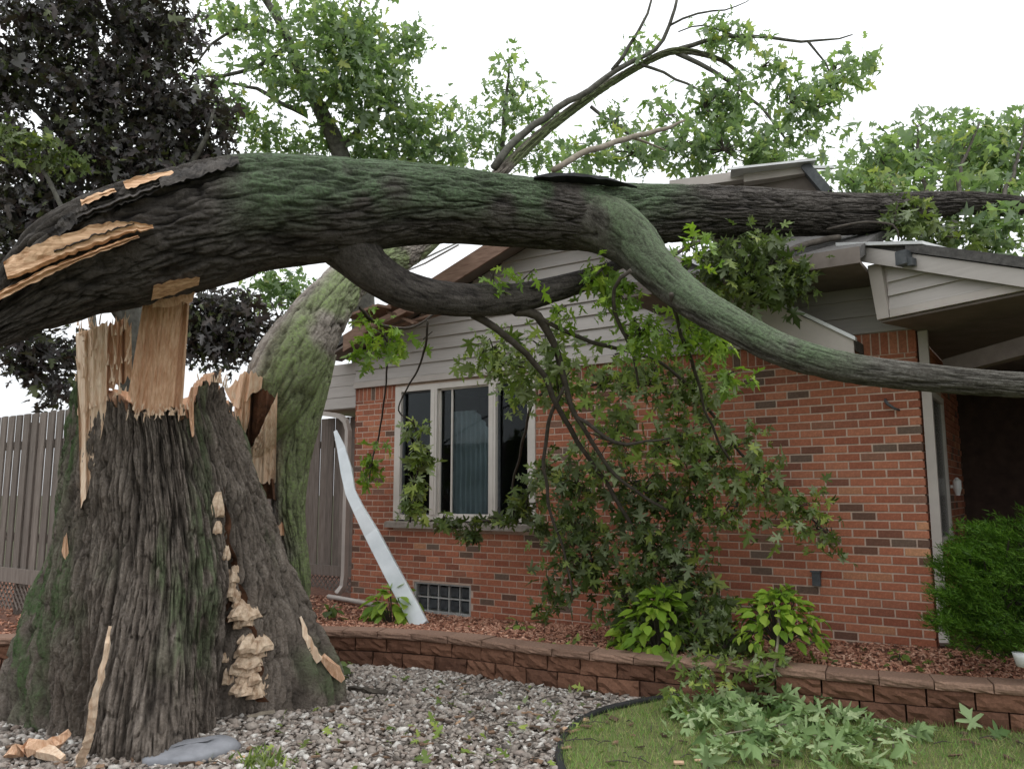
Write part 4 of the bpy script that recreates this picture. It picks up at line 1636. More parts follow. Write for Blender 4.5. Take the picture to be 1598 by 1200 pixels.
M['wood_trunk'] = mat_plain('torn_trunk_wood', (.36, .18, .085), (.80, .54, .34), 5, .8, .5, .008, (.9, 8, 13))
for nd in M['wood_trunk'].node_tree.nodes:
    if nd.type == 'MAPPING':
        nd.inputs['Rotation'].default_value = (0, math.radians(30), 0)
part('torn_wood', strip([(5, 408), (45, 385), (90, 368), (150, 350), (195, 344), (238, 352)], [(12, 438), (60, 420), (110, 398), (150, 384), (200, 366), (240, 357)], 3, proud=.045, jag=2.5), M['wood_trunk'], fallen)
part('torn_wood', strip([(-60, 488), (0, 455), (60, 424), (110, 404), (165, 383), (215, 366)], [(-60, 510), (0, 468), (60, 438), (110, 413), (165, 391), (218, 371)], 4, proud=.06, jag=1.5), M['wood_trunk'], fallen)
part('torn_wood', strip([(192, 284), (215, 276), (240, 270), (268, 266)], [(196, 296), (215, 290), (240, 281), (272, 270)], 5, proud=.02, thick=.08, n_=14, rows=3, jag=2), M['wood_trunk'], fallen)
part('torn_wood', strip([(125, 312), (150, 302), (178, 294)], [(128, 322), (150, 311), (182, 300)], 6, proud=.02, thick=.06, n_=10, rows=3, jag=2), M['wood_trunk'], fallen)
part('torn_wood', strip([(240, 446), (275, 436), (312, 432)], [(236, 470), (275, 458), (310, 446)], 8, proud=.03, thick=.06, n_=12, rows=4, jag=2), M['wood_trunk'], fallen)
# ragged bark flaps on the upper left
for i, (a, b_, c) in enumerate([((78, 372), (135, 325), 14), ((120, 340), (250, 290), 10), ((250, 285), (372, 250), 12), ((85, 395), (210, 350), 7)]):
    q0, q1 = np.array(a), np.array(b_)
    nn = np.array([q1[1] - q0[1], -(q1[0] - q0[0])]) / np.hypot(*(q1 - q0))
    vfl = strip([q0 + nn * c * .6, (q0 + q1) / 2 + nn * c, q1 + nn * c * .4], [q0 - nn * c * .5, (q0 + q1) / 2 - nn * c * .6, q1 - nn * c * .5], 20 + i, proud=.035, thick=.04, n_=26, rows=4, jag=3, amp=.012)
    hn = fbm(vfl[0] * np.array([12, 30, 30]), 3)
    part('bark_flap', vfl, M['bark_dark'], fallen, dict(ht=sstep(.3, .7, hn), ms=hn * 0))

# dark ragged strip on top of the trunk
cpts = [P(np.interp(k, [0, 13], [833, 994]), np.interp(k, [0, 4, 13], [281, 279, 293]) + random.uniform(-1.5, 1.5), np.interp(k, [0, 13], [5.98, 6.32])) for k in range(14)]
Vs = []
for i, c in enumerate(cpts):
    hw = np.interp(i, [0, 2, 6, 13], [.008, .03, .026, .006]) * random.uniform(.6, 1.3)
    wd_ = np.interp(i, [0, 3, 10, 13], [.02, .08, .06, .01]) * random.uniform(.7, 1.2)
    for sx, sz_ in ((-1, -.5), (1, -.5), (1, .5), (-1, .5)):
        Vs.append(c + np.array([0, sx * wd_, sz_ * hw + random.uniform(-.006, .006) + .012]))
single('bark_slab', (np.array(Vs), [list(q) for q in grid_faces(14, 4, True)] + [[3, 2, 1, 0], [52, 53, 54, 55]]), M['edging'], tuple(cpts[1]), 'dark torn strip lying on top of the fallen trunk', 'bark strip')

# ---------------------------------------------------------------- leaning second stem
def moss_lean(V, d, L):
    nz_ = fbm(V * 2.0 + 9, 4)
    right = np.clip(d[:, 0] * 1.1 - d[:, 1] * .5 + .15, 0, 1)
    return np.clip(sstep(.30, .52, nz_) * right * 1.4, 0, 1)


LS = [(396, 700, 6.72, 16), (408, 672, 6.74, 34), (427, 630, 6.78, 50), (452, 572, 6.9, 56), (488, 510, 7.15, 46), (520, 465, 7.45, 37), (560, 424, 8.0, 31), (640, 388, 9.0, 25), (710, 335, 9.6, 14), (785, 266, 10.0, 9), (850, 205, 10.2, 7.5), (930, 145, 10.4, 6), (1000, 102, 10.5, 5), (1055, 80, 10.5, 5), (1120, 92, 10.5, 3), (1160, 120, 10.5, 1.5)]
LS2 = [(440, 1010, 6.85, 12), (462, 930, 6.8, 21), (460, 860, 6.8, 20), (450, 790, 6.82, 25), (453, 720, 6.86, 30), (462, 660, 6.9, 35), (476, 600, 7.0, 36), (496, 545, 7.2, 30)]
lean = thing('leaning_trunk', 'mossy leaning trunk behind the stump with a torn pale hollow', 'tree trunk', tuple(P(448, 960, 6.7)))
vf, at, LC = bark_tube(LS, 200, .022, .034, .20, .034, 33, .03, moss_lean)
part('trunk', vf, M['bark_lean'], lean, at, smooth=True)
vf, at, _ = bark_tube(LS2, 140, .022, .034, .20, .03, 35, .06, moss_lean)
part('hanging_shell', vf, M['bark_lean'], lean, at, smooth=True)


def lean_t(px, py):
    """depth of the leaning stem's near side"""
    best = None
    r_ = ray(px, py)
    for c, R in zip(LC[0][:90:2], LC[1][:90:2]):
        t0_ = (c - O) @ r_ / (r_ @ r_)
        d = np.linalg.norm(O + r_ * t0_ - c)
        if best is None or d - R < best[0] - best[2]:
            best = (d, t0_, R)
    d, t0_, R = best
    return t0_ - math.sqrt(max(R * R - d * d, (R * .3) ** 2)) - .03


n_ = 16
part('torn_wood', slab(lerp_cols(382, 430, 386, 433, n_), prof([0, .3, .6, 1], [735, 760, 756, 750], n_), prof([0, .25, .5, .75, 1], [712, 690, 664, 636, 612], n_), lambda x, y: lean_t(x, y) - .06, .10, 31, amp=.010, jag=4), M['wood_pale'], lean)
n_ = 14
part('torn_wood', slab(lerp_cols(350, 408, 364, 410, n_), prof([0, .3, .6, 1], [610, 640, 622, 604], n_), prof([0, .3, .7, 1], [600, 582, 578, 590], n_), lambda x, y: lean_t(max(x, 395), max(y, 630)) - .07, .14, 32, rows=10, amp=.014, jag=5), M['wood_pale'], lean)
n_ = 10
part('torn_wood', slab(lerp_cols(364, 388, 368, 392, n_), prof([0, .5, 1], [660, 700, 664], n_), prof([0, 1], [610, 606], n_), lambda x, y: lean_t(max(x, 395), max(y, 640)) - .05, .12, 33, rows=10, amp=.012, jag=5), M['wood_pale'], lean)
n_ = 14
part('rotten_hollow', slab(lerp_cols(382, 426, 388, 430, n_), prof([0, .5, 1], [712, 680, 640], n_), prof([0, .3, .6, 1], [628, 606, 608, 624], n_), lambda x, y: lean_t(x, y) - .02, .1, 34, rows=14, amp=.02, jag=5), M['rot'], lean)
n_ = 8
part('rotten_hollow', slab(lerp_cols(402, 430, 400, 428, n_), prof([0, 1], [784, 778], n_), prof([0, 1], [752, 748], n_), lambda x, y: 6.62, .1, 35, rows=6, amp=.02, jag=4), M['rot'], lean)
n_ = 6
part('torn_wood', slab(lerp_cols(428, 444, 430, 442, n_), prof([0, 1], [842, 836], n_), prof([0, 1], [816, 818], n_), lambda x, y: 6.58, .05, 36, rows=6, amp=.01, jag=4), M['wood'], lean)
# upper branches over the roof
mb = MB()
UB = [
    [(770, 262, 9.9, 6.48), (820, 205, 10.1, 5.76), (900, 150, 10.2, 5.04), (960, 112, 10.3, 4.32), (1010, 85, 10.4, 3.60), (1045, 40, 10.4, 2.88), (1058, -10, 10.4, 2.16)],
    [(955, 112, 10.3, 3.60), (985, 70, 10.3, 2.88), (1008, 25, 10.3, 2.16), (1025, -20, 10.3, 1.44)],
    [(1050, 78, 10.5, 4.32), (1120, 62, 10.5, 3.60), (1200, 58, 10.5, 2.88), (1270, 66, 10.5, 2.16), (1330, 55, 10.5, 1.08)],
    [(1060, 80, 10.5, 4.32), (1110, 110, 10.4, 3.60), (1160, 140, 10.4, 2.88), (1200, 185, 10.3, 2.16), (1240, 230, 10.3, 1.44)],
    [(1000, 102, 10.5, 2.88), (1070, 130, 10.4, 2.16), (1130, 165, 10.4, 1.44), (1150, 190, 10.4, 1.08)],
    [(920, 165, 10.4, 2.88), (960, 195, 10.3, 2.52), (985, 215, 10.2, 2.16), (1000, 240, 10.2, 1.44)],
    [(1045, 40, 10.4, 2.16), (1090, 20, 10.4, 1.80), (1150, 12, 10.4, 1.08), (1175, -5, 10.4, 0.72)],
    [(1150, 60, 10.5, 2.16), (1100, 40, 10.5, 1.44), (1060, 50, 10.5, 1.08)],
    [(1260, 66, 10.5, 2.16), (1290, 100, 10.5, 1.44), (1310, 140, 10.5, 1.08)],
]
for b_ in UB:
    path_tube(mb, b_, 6, .15, .12)
part('branches', mb.vf, M['limb'], lean, smooth=True)
mb = MB()
path_tube(mb, [(865, 266, 7.2, 5), (905, 243, 7.4, 5), (960, 222, 7.8, 4.5), (1010, 208, 8.1, 4), (1045, 200, 8.3, 3), (1070, 188, 8.4, 1.5)], 7, .08, .06)
path_tube(mb, [(985, 214, 8.0, 3), (1010, 222, 8.0, 2), (1040, 236, 8.0, 1)], 5, .08, .03)
single('broken_branch', mb.vf, M['paletwig'], tuple(P(865, 266, 7.2)), 'thin broken pale branch sticking up behind the fallen trunk', 'branch', smooth=True)

# ---------------------------------------------------------------- foliage helpers
def foliage_part(name, clumps, size, tpl, mat, parent, per_sub=12, spread=.13, down=.5, up=.4, twig_share=.6, singles=0, single_tpl=None, twmat=None, zdepth=.8, tw=(.008, .003)):
    pts_, subs = clump_points(clumps, per_sub, spread, zdepth)
    n_ = len(pts_)
    fr_ = leaf_frames(n_, down, up)
    sz_ = size * np.clip(RNG.lognormal(-.12, .33, n_), .4, 1.6)
    idx = np.arange(n_)
    if singles:
        y_ = pts_[:, 1]
        near = np.argsort(np.linalg.norm(pts_ - O, axis=1))
        pick = near[:int(n_ * .5)]
        pick = RNG.choice(pick, min(singles, len(pick)), replace=False)
        idx = np.setdiff1d(idx, pick)
    if twig_share:
        part('twigs', twig_mesh(subs, *tw, share=twig_share), twmat or M['twig'], parent, kind='stuff')
    fo_ = part(name, leaf_mesh(pts_[idx], sz_[idx], tpl, tuple(a[idx] for a in fr_)), mat, parent, kind='stuff')
    if singles:
        mes = []
        for q in MAPLES:
            me = mesh_from('leaf', q[0], q[1])
            me.materials.append(mat)
            mes.append(me)
        for i in pick:
            me = mes[i % 4]
            Rm = Matrix((fr_[0][i], fr_[1][i], fr_[2][i])).transposed()
            inst('leaf', me, pts_[i], Rm, (sz_[i] * 1.1,) * 3, parent)
    return fo_


# hanging sprays in front of the brick wall (part of the fallen tree)
spray = MB()
HB = [
    [(740, 490, 5.95, 7), (790, 520, 6.1, 6), (840, 575, 6.3, 5), (875, 640, 6.5, 4.5), (905, 700, 6.7, 4), (950, 760, 6.9, 3.5), (1000, 850, 7.0, 3), (1030, 920, 7.0, 2.5)],
    [(800, 482, 6.1, 9), (840, 492, 6.2, 8), (862, 530, 6.3, 6), (880, 590, 6.4, 5), (900, 650, 6.5, 4), (960, 740, 6.7, 3), (1040, 800, 6.8, 2.5)],
    [(845, 495, 6.2, 4), (920, 535, 6.4, 3.5), (1000, 555, 6.6, 3), (1060, 590, 6.8, 3), (1120, 660, 7.0, 2.5), (1190, 740, 6.9, 2), (1290, 830, 6.7, 1.5)],
    [(900, 650, 6.5, 3), (960, 690, 6.5, 3), (1010, 690, 6.5, 2), (1050, 680, 6.5, 1.5)],
    [(880, 600, 6.4, 3), (850, 680, 6.6, 3), (850, 760, 6.8, 2.5), (880, 860, 7.0, 2), (890, 930, 7.0, 1.5)],
    [(985, 425, 5.9, 4), (960, 450, 6.0, 3), (965, 500, 6.1, 3), (990, 560, 6.2, 2), (1000, 600, 6.3, 2)],
    [(1050, 460, 5.7, 4), (1060, 500, 5.9, 3), (1080, 560, 6.2, 3), (1100, 640, 6.4, 2), (1140, 720, 6.6, 2)],
    [(950, 480, 6.3, 2.5), (985, 540, 6.5, 2), (960, 555, 6.5, 1.5)],
    [(870, 580, 6.5, 2.5), (830, 640, 7.5, 2.5), (805, 740, 8.4, 2), (800, 800, 8.5, 2)],
]
for b_ in HB:
    path_tube(spray, b_, 6, .08, .08)
hb = part('hanging_branches', spray.vf, M['twig'], fallen, smooth=True)
HC = [(770, 545, 6.6, 38, 32, 79), (800, 570, 6.5, 60, 38, 116), (850, 545, 6.5, 40, 30, 62), (870, 605, 6.6, 50, 40, 107), (820, 625, 6.8, 30, 40, 62),
      (935, 600, 6.8, 60, 45, 134), (1010, 600, 6.9, 60, 55, 170), (1090, 600, 6.8, 45, 60, 134), (960, 690, 6.9, 75, 50, 178), (1050, 690, 6.9, 80, 60, 250),
      (1120, 710, 6.9, 70, 60, 205), (1185, 740, 6.8, 45, 45, 107), (1235, 790, 6.7, 38, 34, 79), (1275, 825, 6.7, 22, 22, 35), (1300, 838, 6.7, 14, 18, 15), (1210, 810, 6.7, 14, 26, 20), (1150, 790, 6.8, 40, 30, 62)]
HD = [(900, 755, 7.1, 50, 45, 169), (1000, 765, 7.1, 75, 45, 212), (895, 825, 7.2, 42, 45, 180), (925, 880, 7.2, 50, 50, 233), (1010, 850, 7.0, 55, 55, 222),
      (1060, 905, 6.9, 50, 55, 233), (862, 925, 7.3, 18, 26, 53), (975, 940, 7.0, 50, 45, 201), (1075, 800, 7.0, 35, 45, 106), (1040, 965, 6.8, 45, 35, 159), (1110, 960, 6.6, 45, 35, 159), (1130, 1010, 6.3, 50, 22, 116)]
HE = [(930, 430, 6.2, 35, 24, 71), (955, 465, 6.2, 34, 34, 83), (1000, 520, 6.2, 40, 36, 95), (1060, 530, 6.2, 45, 40, 119), (1085, 485, 6.0, 26, 22, 42), (1120, 530, 6.0, 26, 34, 59), (1145, 580, 6.2, 12, 24, 28), (770, 440, 5.9, 24, 7, 16), (813, 440, 6.0, 12, 8, 9), (1075, 390, 6.2, 22, 20, 35), (870, 490, 6.3, 18, 22, 25)]
foliage_part('foliage', HC, .098, MAPLES, M['leaf'], hb, 10, .09, .6, .35, .7, 140, MAPLE)
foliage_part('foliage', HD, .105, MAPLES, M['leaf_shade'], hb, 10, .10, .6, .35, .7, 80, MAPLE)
foliage_part('foliage', HE, .095, MAPLES, M['leaf_lime'], hb, 8, .07, .6, .35, .8, 60, MAPLE)
# leaves under the trunk above the right rake
HU = [(1395, 345, 7.2, 30, 16, 36), (1425, 330, 7.4, 30, 22, 50), (1400, 305, 7.6, 26, 14, 30), (1450, 358, 7.3, 40, 12, 50), (1500, 372, 7.2, 40, 8, 40), (1150, 420, 6.7, 50, 40, 208), (1200, 430, 6.75, 50, 42, 240), (1245, 432, 6.7, 28, 28, 96), (1120, 400, 6.6, 30, 22, 80), (1180, 385, 6.8, 60, 14, 96)]
ub = MB()
path_tube(ub, [(1310, 372, 7.1, 5), (1250, 385, 6.9, 5), (1220, 400, 6.8, 4), (1180, 420, 6.75, 3), (1150, 440, 6.7, 2)], 6, .06, .05)
path_tube(ub, [(1040, 405, 6.4, 3), (1075, 385, 6.5, 3), (1110, 372, 6.6, 3)], 6, .06, .04)
path_tube(ub, [(1290, 360, 7.0, 2), (1340, 348, 7.0, 2), (1395, 352, 7.0, 2), (1402, 372, 7.0, 1.5)], 5, .06, .04)
hb2 = part('branches', ub.vf, M['twig'], fallen, smooth=True)
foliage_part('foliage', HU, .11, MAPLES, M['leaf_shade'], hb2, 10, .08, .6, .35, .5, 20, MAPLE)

# crown of the fallen tree on and behind the roof
FCR = [(1340, 290, 8.6, 45, 30, 137), (1370, 245, 9.0, 50, 45, 175), (1430, 250, 9.2, 60, 50, 237), (1500, 240, 9.4, 60, 55, 262), (1570, 250, 9.4, 55, 55, 237), (1640, 240, 9.4, 60, 70, 250), (1390, 330, 8.2, 45, 22, 112), (1450, 352, 8.0, 50, 20, 125), (1530, 365, 8.0, 60, 22, 162), (1590, 350, 8.0, 40, 30, 112), (1480, 290, 8.8, 60, 25, 162), (1560, 300, 8.8, 50, 22, 125), (1430, 200, 9.4, 30, 20, 50), (1520, 195, 9.6, 40, 18, 75), (1590, 200, 9.6, 30, 24, 50)]
fb = MB()
for a, b_, c in [((1400, 330), (1390, 280), (1360, 220)), ((1450, 320), (1440, 270), (1430, 195)), ((1500, 317), (1500, 260), (1530, 190)), ((1560, 318), (1580, 270), (1600, 200)), ((1480, 320), (1470, 345), (1450, 365)), ((1560, 325), (1570, 345), (1540, 375))]:
    path_tube(fb, [(*a, 8.1, 4), (*b_, 8.8, 3), (*c, 9.3, 1.5)], 5, .12, .1)
fcb = part('crown_branches', fb.vf, M['twig'], fallen, smooth=True)
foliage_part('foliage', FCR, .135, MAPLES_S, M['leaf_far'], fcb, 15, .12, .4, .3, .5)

LCR = [(930, 235, 10.0, 45, 30, 94), (990, 240, 10.0, 55, 35, 148), (1060, 235, 10.0, 60, 40, 202), (1130, 235, 10.0, 60, 42, 229), (1190, 220, 10.0, 50, 45, 202), (1235, 165, 10.3, 50, 45, 189), (1215, 260, 9.8, 50, 20, 94),
       (1300, 115, 10.4, 45, 32, 148), (1345, 105, 10.4, 20, 18, 40), (1275, 170, 10.3, 32, 40, 108), (1150, 160, 10.3, 55, 40, 162), (1100, 170, 10.3, 50, 40, 148), (1040, 180, 10.2, 40, 30, 81), (1110, 45, 10.5, 50, 26, 94), (1160, 70, 10.5, 40, 24, 67), (990, 75, 10.4, 30, 30, 40), (1190, 105, 10.4, 40, 24, 67), (1260, 215, 10.1, 16, 30, 32), (1270, 245, 10.0, 20, 14, 21), (960, 190, 10.3, 30, 24, 54)]
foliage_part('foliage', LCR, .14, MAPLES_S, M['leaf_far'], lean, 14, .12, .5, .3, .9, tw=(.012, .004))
LCL = [(580, 545, 8.0, 24, 26, 50), (605, 535, 8.0, 34, 20, 40), (575, 500, 7.8, 16, 16, 16), (660, 530, 8.2, 6, 6, 3)]
foliage_part('foliage', LCL, .13, MAPLES, M['leaf_lime'], lean, 8, .07, .7, .3, .9, 20, MAPLE)
mb = MB()
path_tube(mb, [(668, 500, 7.6, 2), (664, 540, 7.8, 2), (650, 580, 8.2, 1.6), (636, 605, 8.4, 1.4), (622, 640, 8.6, 1.2), (646, 660, 8.78, 1.2)], 5, .06, .02)
path_tube(mb, [(560, 480, 7.7, 3), (590, 505, 7.9, 3), (640, 510, 8.1, 2), (690, 485, 8.2, 2)], 5, .06, .05)
part('branches', mb.vf, M['twig'], lean, smooth=True)

# leaves that hang in front of the window and the corner pier
wl_ = thing('window_sprig', 'leafy green sprig hanging in front of the left window pane', 'branch', tuple(P(650, 820, 8.7)))
mb = MB()
path_tube(mb, [(640, 815, 8.8, 2), (648, 760, 8.8, 2), (655, 700, 8.8, 2), (645, 655, 8.8, 1.5)], 5, .06, .04)
part('twig', mb.vf, M['twig'], wl_, smooth=True)
foliage_part('foliage', [(650, 668, 8.8, 12, 14, 26), (655, 715, 8.8, 18, 26, 60), (645, 760, 8.8, 20, 22, 50), (645, 795, 8.8, 24, 16, 50)], .12, MAPLES, M['leaf'], wl_, 8, .05, .5, .3, .8, 20, MAPLE)
w2 = thing('window_sprig', 'dark green leafy sprig over the right end of the window sill', 'branch', tuple(P(815, 830, 8.5)))
mb = MB()
path_tube(mb, [(845, 740, 8.3, 2), (825, 770, 8.4, 2), (810, 810, 8.5, 2), (740, 815, 8.8, 1.5), (742, 850, 8.8, 1)], 5, .06, .04)
part('twig', mb.vf, M['twig'], w2, smooth=True)
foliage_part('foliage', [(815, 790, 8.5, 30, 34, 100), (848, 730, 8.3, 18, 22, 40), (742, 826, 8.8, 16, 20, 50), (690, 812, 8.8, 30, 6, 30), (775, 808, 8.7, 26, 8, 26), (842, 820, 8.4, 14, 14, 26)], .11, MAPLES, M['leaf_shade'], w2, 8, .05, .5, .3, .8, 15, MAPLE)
w3 = thing('pier_sprig', 'small yellowish sprig against the brick pier left of the window', 'branch', tuple(P(575, 760, 9.6)))
mb = MB()
path_tube(mb, [(605, 538, 8.1, 1.5), (601, 610, 8.9, 1.5), (590, 685, 9.6, 1.5), (582, 710, 9.6, 1.5), (575, 760, 9.6, 1)], 5, .06, .03)
part('twig', mb.vf, M['twig'], w3, smooth=True)
foliage_part('foliage', [(578, 730, 9.6, 18, 26, 60), (585, 692, 9.6, 12, 6, 10)], .11, MAPLES, M['leaf_lime'], w3, 8, .05, .5, .3, .8)

# ================================================================== standing trees behind
def base_at(px, t):
    p = P(px, 700, t)
    return (p[0], p[1], 0)


# purple maple at the left
PT = 11.5
pm = thing('purple_maple', 'dark purple leaved tree filling the upper left corner', 'tree', base_at(205, PT))
mb = MB()
path_tube(mb, [(205, 940, PT, 26), (208, 800, PT, 24), (210, 640, PT, 22), (205, 500, PT, 20), (190, 380, PT, 17), (170, 250, PT, 13), (150, 120, PT, 9), (140, 0, PT, 5)], 12, .25, .1)
part('trunk', mb.vf, M['limb'], pm, smooth=True)
mb = MB()
for b_ in [[(205, 520, PT, 9), (150, 440, PT - .5, 7), (80, 380, PT - 1, 5), (10, 340, PT - 1.2, 3)], [(195, 420, PT, 9), (260, 330, PT - .4, 7), (310, 240, PT - .6, 4), (340, 170, PT - .6, 2)],
           [(180, 320, PT, 8), (110, 230, PT - .5, 6), (50, 160, PT - .8, 4), (0, 90, PT - 1, 2)], [(170, 260, PT, 7), (230, 150, PT - .4, 5), (265, 60, PT - .5, 3), (270, -30, PT - .5, 2)],
           [(207, 560, PT, 8), (270, 530, PT - .3, 6), (340, 500, PT - .4, 4), (390, 480, PT - .4, 2)], [(205, 600, PT, 7), (130, 580, PT - .4, 5), (60, 570, PT - .5, 3), (10, 580, PT - .6, 2)]]:
    path_tube(mb, b_, 6, .2, .15)
part('branches', mb.vf, M['limb'], pm, smooth=True)
PC = [(60, 40, PT - .8, 110, 80, 1205), (190, 40, PT, 90, 80, 1076), (260, 60, PT - .4, 60, 70, 644), (50, 150, PT - .8, 90, 70, 816), (160, 150, PT - .6, 90, 70, 945), (250, 160, PT - .4, 70, 70, 816), (320, 180, PT - .4, 44, 60, 559), (300, 235, PT - .3, 60, 40, 516),
      (120, 240, PT - .8, 90, 50, 730), (210, 260, PT - .6, 80, 40, 644), (30, 250, PT - 1, 60, 60, 559), (40, 330, PT - 1.2, 70, 60, 687), (110, 320, PT - .9, 60, 40, 516), (20, 400, PT - 1.2, 50, 60, 471), (50, 560, PT - .7, 50, 40, 322), (20, 520, PT - .7, 40, 40, 235), (90, 600, PT - .6, 36, 22, 171), (-60, 200, PT - .8, 70, 180, 859), (-60, 450, PT - .8, 60, 120, 429),
      (335, 490, PT - .4, 55, 40, 559), (345, 540, PT - .4, 50, 34, 471), (300, 510, PT - .4, 40, 50, 322), (400, 500, PT - .3, 34, 30, 235), (110, 540, PT - .4, 34, 30, 171), (130, -60, PT - .5, 200, 50, 859)]
foliage_part('crown', PC, .14, MAPLES_S, M['leaf_purple'], pm, 22, .13, .5, .3, .25)

# small green sprig in front of the purple crown
gs = thing('young_green_tree', 'green leafy tree in front of the dark purple crown', 'tree', base_at(150, 9.6))
mb = MB()
path_tube(mb, [(150, 950, 9.6, 6), (152, 700, 9.6, 5.5), (140, 480, 9.6, 5), (100, 330, 9.6, 4), (50, 240, 9.6, 2.5)], 8, .3, .1)
part('trunk', mb.vf, M['limb'], gs, smooth=True)
foliage_part('crown', [(45, 215, 9.6, 45, 22, 90), (75, 245, 9.6, 50, 24, 110), (20, 235, 9.6, 30, 24, 60), (110, 262, 9.6, 28, 14, 40)], .12, MAPLES_S, M['leaf_shade'], gs, 10, .08, .5, .3, .5)

# green tree behind the arch of the trunk
GT = 14.0
gt = thing('green_tree', 'light green tree with dark forked limbs behind the fallen trunk', 'tree', base_at(560, GT))
mb = MB()
path_tube(mb, [(575, 900, GT, 22), (572, 700, GT, 21), (566, 480, GT, 19), (555, 330, GT, 17), (530, 235, GT, 14), (505, 180, GT, 12), (478, 130, GT, 10), (455, 80, GT, 8), (440, 40, GT, 7), (405, -10, GT, 5)], 10, .25, .06)
part('trunk', mb.vf, M['limb'], gt, smooth=True)
mb = MB()
for b_ in [[(480, 180, GT, 5), (440, 160, GT, 4), (400, 140, GT, 3), (365, 130, GT, 2)], [(450, 70, GT, 5), (400, 105, GT, 3.5), (350, 118, GT, 3), (310, 120, GT, 1.5)], [(440, 60, GT, 4), (390, 40, GT, 3), (330, 70, GT, 2), (300, 110, GT, 1.2)],
           [(530, 235, GT, 6), (590, 170, GT + .3, 4), (630, 110, GT + .4, 2.5), (650, 60, GT + .4, 1.5)], [(505, 180, GT, 5), (540, 100, GT - .3, 3.5), (560, 40, GT - .4, 2.5), (570, -20, GT - .4, 1.5)], [(540, 290, GT, 6), (620, 260, GT + .2, 4), (690, 220, GT + .3, 3), (720, 200, GT + .3, 1.5)]]:
    path_tube(mb, b_, 6, .2, .12)
part('branches', mb.vf, M['limb'], gt, smooth=True)
GC = [(470, 40, GT - .5, 70, 50, 360), (540, 60, GT - .6, 70, 60, 456), (600, 90, GT, 50, 50, 288), (470, 110, GT - .7, 70, 45, 336), (550, 130, GT - .5, 70, 50, 384), (620, 160, GT, 50, 45, 240), (560, 200, GT, 70, 40, 288), (640, 70, GT, 26, 34, 96), (400, 50, GT, 50, 40, 132), (340, 20, GT, 40, 30, 84), (370, 170, GT, 36, 30, 108), (420, 205, GT, 60, 30, 216), (480, 225, GT, 50, 20, 144),
      (650, 210, GT, 60, 40, 240), (700, 200, GT, 40, 40, 144), (690, 245, GT, 50, 22, 144), (610, 235, GT, 60, 24, 192), (410, 110, GT, 40, 25, 84), (500, -40, GT, 130, 40, 360), (440, 445, GT, 60, 26, 228), (460, 470, GT, 40, 24, 108), (600, 385, GT, 26, 14, 60), (330, 110, GT, 30, 24, 48)]
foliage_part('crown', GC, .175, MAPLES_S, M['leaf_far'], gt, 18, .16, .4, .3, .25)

g2 = thing('slender_green_tree', 'thin airy green tree in the middle against the sky', 'tree', base_at(780, 15))
mb = MB()
path_tube(mb, [(778, 900, 15, 9), (780, 600, 15, 8), (782, 330, 15, 6), (785, 230, 15, 4), (790, 150, 15, 2.5), (795, 90, 15, 1.2)], 8, .3, .12)
part('trunk', mb.vf, M['limb'], g2, smooth=True)
foliage_part('crown', [(790, 105, 15, 26, 22, 50), (800, 150, 15, 44, 34, 130), (770, 190, 15, 50, 36, 140), (830, 180, 15, 34, 36, 90), (745, 230, 15, 44, 26, 120), (800, 235, 15, 44, 24, 90), (840, 235, 15, 40, 24, 80), (880, 245, 15, 40, 20, 80)], .17, MAPLES_S, M['leaf_far'], g2, 10, .16, .4, .3, .5)

# neighbouring tree far behind on the right and filler hedge behind the fence
g3 = thing('distant_tree', 'hazy green tree crown behind the roof at the far right', 'tree', base_at(1480, 16))
mb = MB()
path_tube(mb, [(1480, 900, 16, 14), (1480, 600, 16, 13), (1485, 350, 16, 9), (1490, 230, 16, 4)], 8, .3, .12)
part('trunk', mb.vf, M['limb'], g3, smooth=True)
foliage_part('crown', [(1400, 270, 16, 60, 40, 150), (1480, 240, 16, 70, 50, 210), (1560, 235, 16, 60, 50, 180), (1330, 275, 16, 40, 24, 70), (1620, 240, 16, 60, 60, 150)], .18, MAPLES_S, M['leaf_far'], g3, 11, .18, .4, .3, .3)

# ================================================================== planting and debris
def leafy_plant(name, label, px, py, t, rx, ry, n_, size, mat, tpl, outward=.9, zlift=.35):
    """dome of large single leaves, each its own part"""
    b_ = P(px, py + ry, t)
    root = thing(name, label, 'plant', tuple(b_))
    me = mesh_from('leaf', tpl[0], tpl[1], smooth=True)
    me.materials.append(mat)
    mb = MB()
    R = rx * t / FPX
    Hh = 2 * ry * t / FPX
    for i in range(n_):
        a = random.uniform(0, 2 * math.pi)
        k = random.random() ** .8                     # 0 = top of the dome, 1 = skirt
        rad = R * (.12 + .88 * math.sin(k * math.pi / 2)) * random.uniform(.45, 1.0)
        z_ = Hh * (.12 + .82 * math.cos(k * math.pi / 2)) * random.uniform(.85, 1.08)
        o = np.array([math.cos(a), math.sin(a), 0])
        s_ = size * random.uniform(.55, 1.2)
        c = b_ + np.array([math.cos(a) * rad * .8, math.sin(a) * rad * .75, z_])
        y_ = unit(o * outward + np.array([0, 0, zlift - 1.1 * k]) + RNG.normal(size=3) * .35)
        zz_ = np.array([0, 0, 1.]) + o * (.2 + .5 * k) + RNG.normal(size=3) * .3
        x_ = unit(np.cross(y_, zz_))
        zz_ = np.cross(x_, y_)
        inst('leaf', me, c, Matrix((x_, y_, zz_)).transposed(), (s_ * random.uniform(.8, 1.1), s_, s_ * random.uniform(.6, 1.6)), root)
        if i % 4 == 0:
            mb.tube([b_ + o * .02, (b_ + c) / 2 + np.array([0, 0, Hh * .12]), c], [.006, .005, .004], 4, False)
    part('stems', mb.vf, M['twig'], root)
    return root


